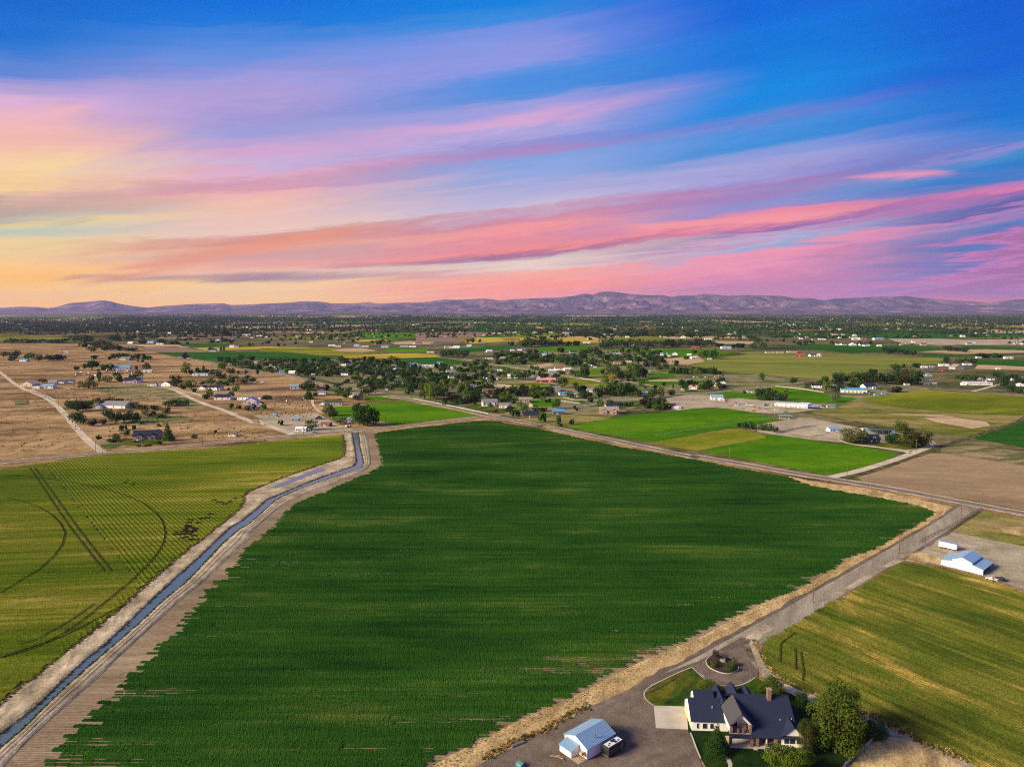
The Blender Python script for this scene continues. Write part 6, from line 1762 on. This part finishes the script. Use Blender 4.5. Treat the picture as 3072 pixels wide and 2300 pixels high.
def semi_trailer():
    a, b = GC('f4', 1220, 745), GC('f4', 1425, 790)
    d = b - a
    L = d.length
    o = empty('cargo_trailer', (a.x, a.y, 0), math.atan2(d.y, d.x))
    w, z0, z1 = 2.6, .9, 3.5
    MB().box(0, L, 0, w, z0, z1).build('body', 'wall_white', o)
    MB().box(-.04, L + .04, -.04, w + .04, z1, z1 + .06).build('roof', 'roof_metal', o)
    MB().box(.2, L - .2, .4, w - .4, z0 - .25, z0 - .002).build('chassis', 'trim_dark', o)
    for x in (L * .16, L * .3):
        for y in (.15, w - .15):
            wheel(o, x, y, .45)
    for y in (.5, w - .5):
        MB().box(L * .8, L * .8 + .12, y - .06, y + .06, 0, z0 - .25).build('landing_leg', 'steel', o)
    for i in range(9):
        MB().box(.3 + (L - .6) * i / 8, .36 + (L - .6) * i / 8, -.035, -.004, z0 + .1, z1 - .1).build('rib', 'trim_white', o)
    tag(o, 'white box cargo trailer parked behind the monitor barn', 'trailer')


semi_trailer()

# ------------------------------------------------------------------ cars
CARP = {}
W('car_white', (.62, .62, .62), .25, .5, .03)
W('car_black', (.03, .03, .035), .25, .5, .03)
W('car_silver', (.32, .34, .37), .25, .5, .03, 2, .3)
W('car_blue', (.06, .12, .24), .25, .5, .03)
W('car_red', (.34, .03, .025), .3, .5, .05)
W('car_rust', (.26, .13, .07), .7, .2, .3)


def car(p, yaw, colour, pickup=False, detail=True, name='parked_car'):
    o = empty(name, (p.x, p.y, 0), yaw)
    key = (colour, pickup)
    if key not in CARP:
        b = MB().prism([(-2.3, 0, .35), (2.2, 0, .35), (2.3, 0, .7), (2.2, 0, .85), (1.1, 0, .98), (-2.2, 0, 1.0), (-2.35, 0, .8)], (0, -.88, 0), (0, .88, 0))
        bo = fix_normals(b.build('body', 'car_' + colour))
        x0 = -.5 if pickup else -1.9
        g = MB()
        lo = [(x0, -.8, .98), (1.15, -.8, .985), (1.15, .8, .985), (x0, .8, .98)]
        hi = [(x0 + .25, -.64, 1.5), (.45, -.64, 1.5), (.45, .64, 1.5), (x0 + .25, .64, 1.5)]
        g.add(lo + hi, [(0, 1, 5, 4), (1, 2, 6, 5), (2, 3, 7, 6), (3, 0, 4, 7), (0, 3, 2, 1)])
        go = fix_normals(g.build('windows', 'glass'))
        r = MB().slab([hi[0][:2] + (1.53,), hi[1][:2] + (1.53,), hi[2][:2] + (1.53,), hi[3][:2] + (1.53,)], .045)
        ro = fix_normals(r.build('roof', 'car_' + colour))
        wh = []
        for x in (-1.45, 1.4):
            for y in (-.82, .82):
                wh.append(fix_normals(MB().tube((x, y - .1, .33), (x, y + .1, .33), .33, .33, 10).build('wheel', 'rubber')))
        pa = [bo, go, ro] + wh
        for q in pa:
            COL.objects.unlink(q)
        CARP[key] = pa
    for q in CARP[key][:None if detail else 3]:
        c = q.copy()
        c.parent = o
        COL.objects.link(c)
    return o


tag(car(GC('f4', 1840, 1120), 2.2, 'white', True, name='pickup_truck'), 'white pickup parked by the fence near the barn', 'pickup')
tag(car(GC('f4', 1942, 1120), 1.6, 'black'), 'dark car parked right of the white pickup', 'car')
tag(car(GC('b1', 1160, 612), .9, 'white', True, name='pickup_truck'), 'white pickup before the navy-roofed house at the road corner', 'pickup')
tag(car(GC('b1', 1130, 626), .3, 'black'), 'dark car beside the white pickup at the corner house', 'car')
tag(car(GC('c1', 60, 785), .4, 'silver'), 'silver car on the pasture by the straight lane', 'car')
rc = random.Random(9)


def lot(c, x0, x1, y0, y1, n, lab, grp, cols=('white', 'silver', 'rust', 'blue', 'black', 'red')):
    for i in range(n):
        p = GC(c, rc.uniform(x0, x1), rc.uniform(y0, y1))
        o = car(p, rc.uniform(-.5, .5) + (1.57 if rc.random() < .4 else 0), rc.choice(cols), rc.random() < .3, False)
        tag(o, lab, 'car', grp)


lot('a1', 630, 860, 708, 740, 20, 'one of the old cars in the scrapyard rows', 'scrapyard cars')
lot('a1', 880, 1110, 692, 730, 20, 'one of the old vehicles before the scrapyard sheds', 'scrapyard shed cars')
lot('c4', 1560, 2190, 440, 472, 36, 'one of the cars in the crowded village car lot', 'village car lot')
lot('e4', 640, 900, 262, 300, 5, 'one of the white vehicles in the machinery yard', 'machinery yard vehicles', ('white', 'white', 'silver'))
lot('e4', 1060, 1500, 250, 292, 12, 'one of the vehicles before the long warehouse', 'warehouse vehicles', ('silver', 'black', 'blue', 'rust', 'white'))
lot('g4', 1000, 1600, 240, 285, 14, 'one of the vehicles in the dusty yards', 'dusty yard vehicles', ('white', 'silver', 'red', 'blue'))
lot('g4', 1040, 1200, 380, 445, 8, 'one of the vehicles right of the dark grove', 'grove vehicles', ('white', 'silver', 'blue'))
lot('e1', 180, 300, 205, 228, 4, 'one of the cars at the left end of the fenced paddock', 'paddock cars', ('silver', 'blue', 'white'))
lot('e1', 400, 540, 170, 225, 6, 'one of the cars parked by the ditch road', 'ditch road cars', ('silver', 'black', 'blue', 'white'))
lot('b4', 880, 960, 205, 225, 5, 'one of the vehicles beside the blue-roofed hall', 'hall vehicles', ('white', 'blue', 'silver'))
lot('e1', 1090, 1220, 590, 620, 4, 'one of the pieces of farm equipment beside the canal bridge', 'canal equipment', ('white', 'rust'))


def machine(p, yaw, mat, lab, i):
    """harrow: frame on two wheels with folded wings and a drawbar"""
    o = empty('farm_implement', (p.x, p.y, 0), yaw)
    MB().box(-2.2, 2.2, -.7, -.5, .6, .8).box(-2.2, 2.2, .5, .7, .6, .8).box(-.1, .1, -.499, .499, .62, .78).build('frame', mat, o)
    for x in (-1.9, 1.9):
        w_ = MB().box(x - .1, x + .1, -1.1, -.701, .6, 1.9).box(x - .1, x + .1, .701, 1.1, .6, 1.9).build('wing', mat, o)
    for x in (-.8, .8):
        wheel(o, x, 0, .5)
    fix_normals(MB().tube((0, .7, .7), (0, 3.2, .5), .09).build('drawbar', mat, o))
    tag(o, lab, 'implement')


for i, (x, y, mt, lab) in enumerate(((560, 300, 'car_rust', 'rust-red implement nearest the hay field in the machinery yard'), (755, 335, 'roof_red', 'red implement in the middle of the machinery yard'), (915, 370, 'roof_red', 'small red implement right of the hay field corner'), (920, 310, 'car_red', 'red machine before the row of old vehicles'), (500, 225, 'car_red', 'red machine beside the white metal shed'), (640, 245, 'car_blue', 'blue machine right of the white metal shed'), (1000, 330, 'steel', 'grey implement in the old machinery row'), (1100, 340, 'steel', 'first pale implement along the yard edge'), (1250, 365, 'wall_white', 'white hooped implement along the yard edge'), (1390, 385, 'trim_dark', 'dark implement at the end of the yard edge'))):
    machine(GC('e4', x, y), .3 * i, mt, lab, i)

# ------------------------------------------------------------------ long warehouse, church hall, hay shed, blue house
def warehouse():
    a, b = GC('e4', 1215, 290), GC('e4', 1720, 330)
    o = empty('warehouse', (a.x, a.y, 0), math.atan2((b - a).y, (b - a).x))
    L = (b - a).length
    for nm, x0, x1, d, h in (('bay', 0, L * .45, 12, 3.2), ('bay', L * .451, L * .72, 14, 3.9), ('bay', L * .721, L, 17, 4.6)):
        w_ = MB().box(x0, x1, 0, d, -.4, h).build(nm, 'wall_white', o)
        MB().slab([(x0 - .2, -.3, h + .15), (x1 + .2, -.3, h + .15), (x1 + .2, d + .3, h + .5), (x0 - .2, d + .3, h + .5)], .14).build('roof', 'roof_white', w_)
        for q in range(3):
            x = x0 + (x1 - x0) * (.2 + .3 * q)
            MB().box(x - 1.2, x + 1.2, -.06, -.01, 0, 2.6).build('door', 'wall_grey' if q % 2 else 'wall_tan', w_)
    MB().slab([(L + .1, -2, 3.0), (L + 12, -2, 3.0), (L + 12, 9, 3.6), (L + .1, 9, 3.6)], .2).build('porch_roof', 'roof_metal', o)
    for x in (L + 1, L + 6, L + 11.6):
        for y in (-1.6, 8.6):
            MB().box(x - .15, x + .15, y - .15, y + .15, -.2, 2.9).build('post', 'wood', o)
    MB().box(L + 1, L + 11, 7.5, 8.2, 0, 2.4).build('back_wall', 'roof_rust', o)
    tag(o, 'long stepped white warehouse with open porch at the machinery yard', 'warehouse')


warehouse()
p = GC('e4', 1380, 485)
t = empty('hay_shed', (p.x, p.y, 0), -.1)
MB().slab([(-7, -3, 3.6), (7, -3, 3.6), (7, 3, 4.3), (-7, 3, 4.3)], .15).build('roof', 'roof_teal', t)
for x in (-6.6, 0, 6.6):
    for y in (-2.6, 2.6):
        MB().box(x - .12, x + .12, y - .12, y + .12, -.2, 3.4).build('post', 'wood', t)
for i in range(5):
    for j in range(2):
        MB().box(-5.5 + 2.05 * i, -3.55 + 2.05 * i, -1.9, 1.4, j * 1.01, j * 1.01 + 1.0).build('hay_bale', 'field_stubble', t)
tag(t, 'open hay shed with green roof behind the corral', 'shed')


def blue_house():
    p = GC('b4', 945, 628)
    o = empty('dormer_house', (p.x, p.y, 0), math.radians(-6))
    w, d = 15.0, 10.0
    gable(o, w, d, 3.0, 3.6, 'x', 'wall_navy', 'roof_navy', 0, 0)
    for x in (-3.2, 3.0):
        gable(o, 2.6, 3.6, 4.6, 1.2, 'y', 'wall_white', 'roof_navy', x, 1.2, back=True, names=('dormer', 'dormer_roof'), zb=3.2, over=.2)
        window(o, x, 1.2, 3.9, 1.1, 1.0, 'trim_white')
    gable(o, 8, 8, 2.6, 2.0, 'x', 'wall_tan', 'roof_grey', w / 2 + 4.1, -.5, names=('wing_wall', 'wing_roof'))
    for x in (-5, -1.6, 1.6, 5):
        window(o, x, 0, .9, 1.2, 1.4)
    door(o, 0, 0, 1.1, 2.1)
    tag(o, 'dark blue house with two white dormers among dark trees', 'house')
    p = GC('b4', 1040, 566)
    h = empty('open_barn', (p.x, p.y + 4, 0), math.radians(-7))
    MB().slab([(-11, -5, 5.4), (11, -5, 5.4), (11, 5, 4.0), (-11, 5, 4.0)], .18).build('roof', 'roof_metal', h)
    MB().box(-10.8, 10.8, 4.5, 4.8, -.3, 3.7).box(8.6, 10.8, -4.6, 4.499, -.3, 4.0).build('wall', 'roof_metal', h)
    for x in (-10.6, -5.3, 0, 5.3):
        MB().box(x - .15, x + .15, -4.6, -4.3, -.3, 5.1).build('post', 'wood', h)
    tag(h, 'open-fronted metal barn behind the dark blue house', 'barn')
    p = GC('b4', 890, 533)
    c = empty('camper', (p.x, p.y, 0), .2)
    fix_normals(MB().prism([(-3, 0, .6), (2.6, 0, .6), (3.1, 0, 1.5), (2.4, 0, 3.0), (-3, 0, 3.0)], (0, -1.2, 0), (0, 1.2, 0)).build('body', 'car_white', c))
    MB().box(-1.5, 1.2, -1.24, -1.205, 1.8, 2.4).build('window', 'glass', c)
    for x in (-.5, .5):
        for y in (-1.05, 1.05):
            wheel(c, x, y, .36)
    tag(c, 'white camper behind the dark blue house', 'camper')
    p = GC('b4', 805, 217)
    b = empty('hall', (p.x, p.y, 0), math.radians(-9))
    gable(b, 34, 13, 4.6, 2.2, 'x', 'wall_white', 'roof_blue', 0, 0)
    for i in range(6):
        MB().box(-14 + 5.2 * i, -11.4 + 5.2 * i, -.07, -.012, 0, 3.2).build('bay_door', 'wall_grey', b)
    tag(b, 'long white hall with bright blue roof', 'hall')
    p = GC('g4', 1765, 440)
    s_ = empty('spire', (p.x, p.y - 2, 0), .3)
    MB().box(-1.5, 1.5, -1.5, 1.5, -.3, 5.5).build('base', 'wall_white', s_)
    fix_normals(MB().add([(-1.5, -1.5, 5.502), (1.5, -1.5, 5.502), (1.5, 1.5, 5.502), (-1.5, 1.5, 5.502), (0, 0, 13)], [(0, 3, 2, 1), (0, 1, 4), (1, 2, 4), (2, 3, 4), (3, 0, 4)]).build('point', 'roof_grey', s_))
    tag(s_, 'pointed grey spire before the long white hall', 'spire')


blue_house()
# bridge where the canal passes under the road
p = GC('f7', 1005, 124)
b = empty('canal_bridge', (p.x, p.y + 1.0, 0), .1)
MB().box(-7, 7, -1.2, -.8, .0, 1.1).build('parapet', 'concrete', b)
MB().box(-7.5, -6, -2.6, -1.21, -.2, .9).box(6, 7.5, -2.6, -1.21, -.2, .9).build('wing_wall', 'concrete', b)
tag(b, 'small concrete bridge end where the canal meets the road', 'bridge')

# ------------------------------------------------------------------ poles and fences
for c, x, y, top in (('f8', 543, 260, 180), ('f8', 1095, 365, 275), ('f8', 1210, 330, 252), ('f8', 1330, 410, 320), ('f8', 1600, 205, 130), ('f8', 1853, 580, 475), ('f8', 1970, 522, 428), ('f8', 1503, 775, 660), ('g3', 1730, 565, 430),
                     ('b1', 490, 355, 285), ('b1', 627, 520, 460), ('b1', 795, 710, 610), ('b1', 850, 738, 665), ('b1', 1680, 655, 575), ('b1', 1775, 625, 545), ('b2', 418, 575, 500), ('b2', 1235, 490, 405), ('b2', 1100, 485, 420), ('b2', 1508, 320, 255),
                     ('b2', 1900, 405, 330), ('b2', 2115, 455, 355), ('b2', 1020, 240, 160), ('b2', 1248, 278, 210), ('b3', 1035, 628, 530), ('b3', 1902, 800, 675), ('b3', 480, 490, 400), ('b4', 1487, 190, 105), ('b4', 1965, 225, 145), ('g4', 240, 400, 290), ('g4', 480, 430, 330),
                     ('e3', 740, 225, 130), ('a4', 215, 750, 660), ('a4', 600, 770, 685), ('b2', 1550, 460, 410)):
    px, py = S(c, x, y)
    p = G(px, py)
    hgt = (y - top) * CR[c][2] / ppm(p) * 1.04
    o = empty('utility_pole', (p.x, p.y, 0), rc.uniform(-.2, .2))
    fix_normals(MB().tube((0, 0, -.5), (0, 0, hgt), .21, .14, 7).build('shaft', 'wood', o))
    MB().box(-1.1, 1.1, -.07, .05, hgt - .75, hgt - .6).build('crossarm', 'wood', o)
    for xx in (-1.0, -.45, .45, 1.0):
        fix_normals(MB().tube((xx, 0, hgt - .6), (xx, 0, hgt - .36), .05, .04, 5).build('insulator', 'wall_grey', o))
    ref = 'beside the big crop' if c in ('f8', 'b3') and py > 1320 and px < 2640 else 'by the gravel road' if py > 1500 else zone(px, py)
    later(o, 'wooden utility pole ' + ref, 'utility pole', px, 'utility poles')


def fence(pts, hgt, step, mat, label, rails=2, solid=False, name='fence'):
    pts = [Vector(p) for p in pts]
    o = empty(name, (pts[0].x, pts[0].y, 0))
    q = resample([p - pts[0] for p in pts], step=step)
    m = MB()
    for a, b in zip(q, q[1:]):
        d = (b - a)
        n_ = Vector((-d.y, d.x, 0)).normalized() * .03
        for i in range(rails):
            z1 = hgt * (1 - i * .42)
            z0 = z1 - (.16 if not solid else hgt * .9)
            m.add([a - n_ + Vector((0, 0, z0)), b - n_ + Vector((0, 0, z0)), b - n_ + Vector((0, 0, z1)), a - n_ + Vector((0, 0, z1)), a + n_ + Vector((0, 0, z0)), b + n_ + Vector((0, 0, z0)), b + n_ + Vector((0, 0, z1)), a + n_ + Vector((0, 0, z1))],
                  [(0, 1, 2, 3), (7, 6, 5, 4), (3, 2, 6, 7), (0, 4, 5, 1)])
    fix_normals(m.build('rails' if not solid else 'panels', mat, o))
    me = None
    for p in q:
        if me is None:
            f = MB().box(-.09, .09, -.09, .09, -.3, hgt + .12).build('post', mat, o)
            me = f.data
        else:
            f = bpy.data.objects.new('post', me)
            f.parent = o
            COL.objects.link(f)
        f.location = p
    tag(o, label, 'fence')


fence(P('c1 170 605 280 640 380 690 500 702 660 770'), 1.5, 6, 'fence_white', 'white fence along the straight gravel lane')
fence(P('c1 820 695 1300 690 1700 670 2060 655'), 1.4, 6, 'fence_white', 'long white fence across the tan paddock')
fence(P('e1 0 192 200 182 440 168'), 1.3, 6, 'fence_white', 'white fence on the near side of the tan paddock')
fence(P('e2 0 180 200 222 430 262'), 0.9, 5, 'wall_grey', 'white panel fence along the road under the tall clump', 1, True)
fence(P('e2 500 277 800 338 1130 405'), 0.9, 5, 'wall_grey', 'white panel fence before the white two-storey house', 1, True)
fence(P('e3 100 302 400 267 680 243 1000 193 1330 177'), 1.4, 6, 'fence_white', 'white rail fence along the side road')
fence(P('e3 110 222 400 265'), 1.4, 6, 'fence_white', 'short white fence crossing the paddocks')
fence(P('e3 150 170 300 200 520 205 800 172 1010 167'), 1.4, 6, 'fence_white', 'white fence before the round garden trees')
fence(P('e3 1090 157 1300 125 1440 102'), 1.4, 6, 'fence_white', 'white fence by the side road bend')
fence(P('b4 0 172 150 163 400 190 550 216'), 1.3, 7, 'fence_white', 'white fence above the green field')
fence(P('c3 760 560 1000 590 1360 630'), 1.3, 7, 'fence_white', 'white fence along the tan riding track')
fence(P('c4 0 478 300 524'), 1.2, 7, 'fence_white', 'white fence beside the village gravel lane')
fence(P('f4 1000 690 1150 602 1300 540 1450 452 1680 312'), 1.3, 4, 'wood', 'wooden post fence between gravel road and paddock')
fence(P('f4 820 880 1240 962 1700 1082 2212 1255 2800 1460'), 1.1, 5, 'wood', 'low fence between barn and grain field')
fence(P('e4 1250 712 1480 655 1850 602'), 1.5, 4, 'wood', 'wooden corral fence at the back of the pens')
fence(P('e4 1440 722 1750 778 2060 705 1850 645'), 1.5, 4, 'wood', 'wooden corral fence of the near pen')
fence(P('b4 180 555 400 500 500 490'), 1.5, 4, 'wood', 'wooden corral fence before the riding ground')
fence(P('b1 860 690 1300 655 1850 612'), 1.1, 8, 'wood', 'wire fence before the corner house', 1)
fence(P('f3 640 1190 700 1120 880 955 930 905'), 1.2, 3, 'wall_grey', 'grey board fence by the dry brown grass', 1, True)
fence(P('e1 860 665 1000 645 1060 625'), 1.3, 4, 'wood', 'wooden fence before the red barn')

# wheel line irrigation pipe in the hay field
a, b = GC('e4', -560, 742), GC('e4', 1230, 458)
o = empty('irrigation_line', (a.x, a.y, 0))
d = b - a
fix_normals(MB().tube((0, 0, .95), (d.x, d.y, .95), .12, .12, 5).build('pipe', 'fence_white', o))
me = None
for i in range(18):
    q = d * (i / 17)
    if me is None:
        f = MB()
        u = d.normalized()
        for j in range(10):
            t0, t1 = 2 * math.pi * j / 10, 2 * math.pi * (j + 1) / 10
            n_ = Vector((-u.y, u.x, 0))
            f.tube(n_ * math.cos(t0) * .95 + Vector((0, 0, .95 + .95 * math.sin(t0))), n_ * math.cos(t1) * .95 + Vector((0, 0, .95 + .95 * math.sin(t1))), .05, .05, 4)
        w_ = f.build('wheel', 'steel', o)
        me = w_.data
    else:
        w_ = bpy.data.objects.new('wheel', me)
        w_.parent = o
        COL.objects.link(w_)
    w_.location = q
tag(o, 'long wheeled irrigation pipe across the bright hay field', 'irrigation line')

# ------------------------------------------------------------------ weeds, tufts and garden trees in masses
def tuft_proto(i, mat, n=14, h=.6):
    r = random.Random(90 + i)
    vs, fs = [], []
    for _ in range(n):
        a, q = r.uniform(0, 6.3), r.uniform(0, .5)
        p = Vector((math.cos(a) * q, math.sin(a) * q, 0))
        w = Vector((math.cos(a + 1.5), math.sin(a + 1.5), 0)) * r.uniform(.06, .16)
        t = p + Vector((r.uniform(-.35, .35), r.uniform(-.35, .35), h * r.uniform(.5, 1.2)))
        k0 = len(vs)
        vs += [p - w, p + w, t + w * .4, t - w * .4]
        fs.append((k0, k0 + 1, k0 + 2, k0 + 3))
    return proto('tuft', vs, fs, mat)


leaf_mat('weed_brown', (.13, .085, .04))
leaf_mat('weed_green', (.05, .07, .014))
leaf_mat('straw_leaf', (.36, .25, .10))
TP = [tuft_proto(0, 'weed_brown'), tuft_proto(1, 'weed_green'), tuft_proto(2, 'straw_leaf'), tuft_proto(3, 'straw_leaf', 18, .4)]


def along(line, n, spread, off=0.0):
    q = resample(line, 300)
    out = []
    for _ in range(n):
        i = rng.integers(1, 299)
        d = (q[i] - q[i - 1]).normalized()
        nn = Vector((-d.y, d.x, 0))
        p = q[i] + nn * (off + rng.normal(0, spread)) + d * rng.uniform(-1, 1)
        out.append((p.x, p.y))
    return out


pts = along([p + Vector((-.5, .5, 0)) for p in CLl], 1500, .45, 0.0) + along([p + Vector((.3, -.3, 0)) for p in CRl], 1500, .2) + along(Wl, 1500, .5)
vid = [0] * 900 + [1] * 600 + [1] * 1500 + [0] * 1000 + [1] * 500
scatter('bank_weeds', pts, TP, rng.uniform(0, 6.3, len(pts)), rng.uniform(.35, 1.0, len(pts)), 'brown and green weeds along the canal banks', np.full(len(pts), .25), vid=np.array(vid))
mid = [(a + b) / 2 for a, b in zip(resample(CRgt, 60), resample(R3[::1], 60))]
pts = along(CRgt, 4400, 1.8, 1.8) + along(P('f8 900 350 1150 402 1350 430 1560 475 1740 515'), 900, 2.2)
vid = np.array([2, 3, 2, 0] * 1100 + [0, 2, 3] * 300)
scatter('verge_straw', pts, TP, rng.uniform(0, 6.3, len(pts)), rng.uniform(.15, .42, len(pts)), 'dry straw tufts on the verge of the gravel road', np.full(len(pts), .05), vid=vid)
gp = along(P('f2 0 620 250 480 450 400 600 330 800 210 1000 110'), 420, .7) + along(P('f1 930 60 1000 200 1080 320 1200 420 1330 480'), 200, .5, 3.0) + along(P('f3 780 690 1050 832 1300 960 1700 1130'), 500, .8, 2.4)
scatter('yard_weeds', gp, TP, rng.uniform(0, 6.3, len(gp)), rng.uniform(.4, 1.0, len(gp)), 'weeds along the edges of yard and track', np.full(len(gp), .1))
# sagebrush and clumps over the dry pastures
sg = []
for c, x0, x1, y0, y1, n_ in (('b1', 0, 700, 200, 700, 120), ('b1', 900, 2200, 380, 640, 260), ('b1', 400, 1300, 150, 290, 240), ('a1', 0, 1300, 560, 800, 300), ('b2', 0, 500, 300, 420, 200), ('b2', 600, 1100, 60, 110, 120)):
    for _ in range(n_):
        p = GC(c, rng.uniform(x0, x1), rng.uniform(y0, y1))
        sg.append((p.x, p.y))
scatter('sagebrush', sg, TP[:2] + TP[2:3], rng.uniform(0, 6.3, len(sg)), rng.uniform(.7, 2.2, len(sg)), 'low brush dotted over the dry pastures', np.full(len(sg), .02))
# garden trees packed between the village houses
gt = []
gw = []
for c, x0, x1, y0, y1, n_ in (('c2', 0, 1800, 240, 450, 260), ('c2', 1000, 2212, 420, 640, 120), ('c3', 0, 800, 300, 700, 110), ('c3', 850, 2200, 120, 250, 150), ('c1', 1500, 2200, 240, 400, 60), ('c4', 0, 1300, 90, 300, 130), ('c4', 300, 1000, 400, 720, 40), ('e3', 300, 1300, 40, 160, 40), ('c4', 1500, 2200, 560, 660, 24), ('b4', 430, 1080, 120, 200, 26), ('e4', 950, 1450, 80, 210, 16), ('e2', 700, 1500, 60, 240, 60), ('c3', 1000, 1700, 640, 760, 50), ('c4', 1300, 2100, 360, 420, 40), ('e3', 1350, 1750, 260, 340, 20), ('g4', 0, 1000, 380, 440, 50)):
    for _ in range(n_):
        p = GC(c, rng.uniform(x0, x1), rng.uniform(y0, y1))
        h = rng.uniform(4.5, 10.5)
        gt.append((p.x, p.y))
        gw.append((h * rng.uniform(.8, 1.3), h * rng.uniform(.8, 1.3), h, rng.choice([0, 0, 0, 1, 2, 3, 5])))
gw = np.array(gw)
GPR = [bpy.data.objects.new('garden_tree_' + c, crown_mesh('a', 30 + i, 130, .10, c)) for i, c in enumerate('dgolry')]
scatter('garden_trees', gt, GPR, rng.uniform(0, 6.3, len(gt)), gw[:, :3], 'small garden trees packed between the village houses', vid=np.minimum(gw[:, 3].astype(int), 4))

# ------------------------------------------------------------------ unique labels
ORD = ['first', 'second', 'third', 'fourth', 'fifth', 'sixth', 'seventh', 'eighth', 'ninth', 'tenth', 'eleventh', 'twelfth']
by = {}
for o, stem, x in PENDING:
    by.setdefault(stem, []).append((x, o))
for stem, L in by.items():
    if len(L) == 1:
        continue
    L.sort(key=lambda t: t[0])
    for i, (x, o) in enumerate(L):
        lab = '%s, %s from left' % (stem, ORD[i] if i < 12 else '%dth' % (i + 1))
        while len(lab.split()) > 16 and ' the ' in lab:
            lab = lab.replace(' the ', ' ', 1)
        o['label'] = lab
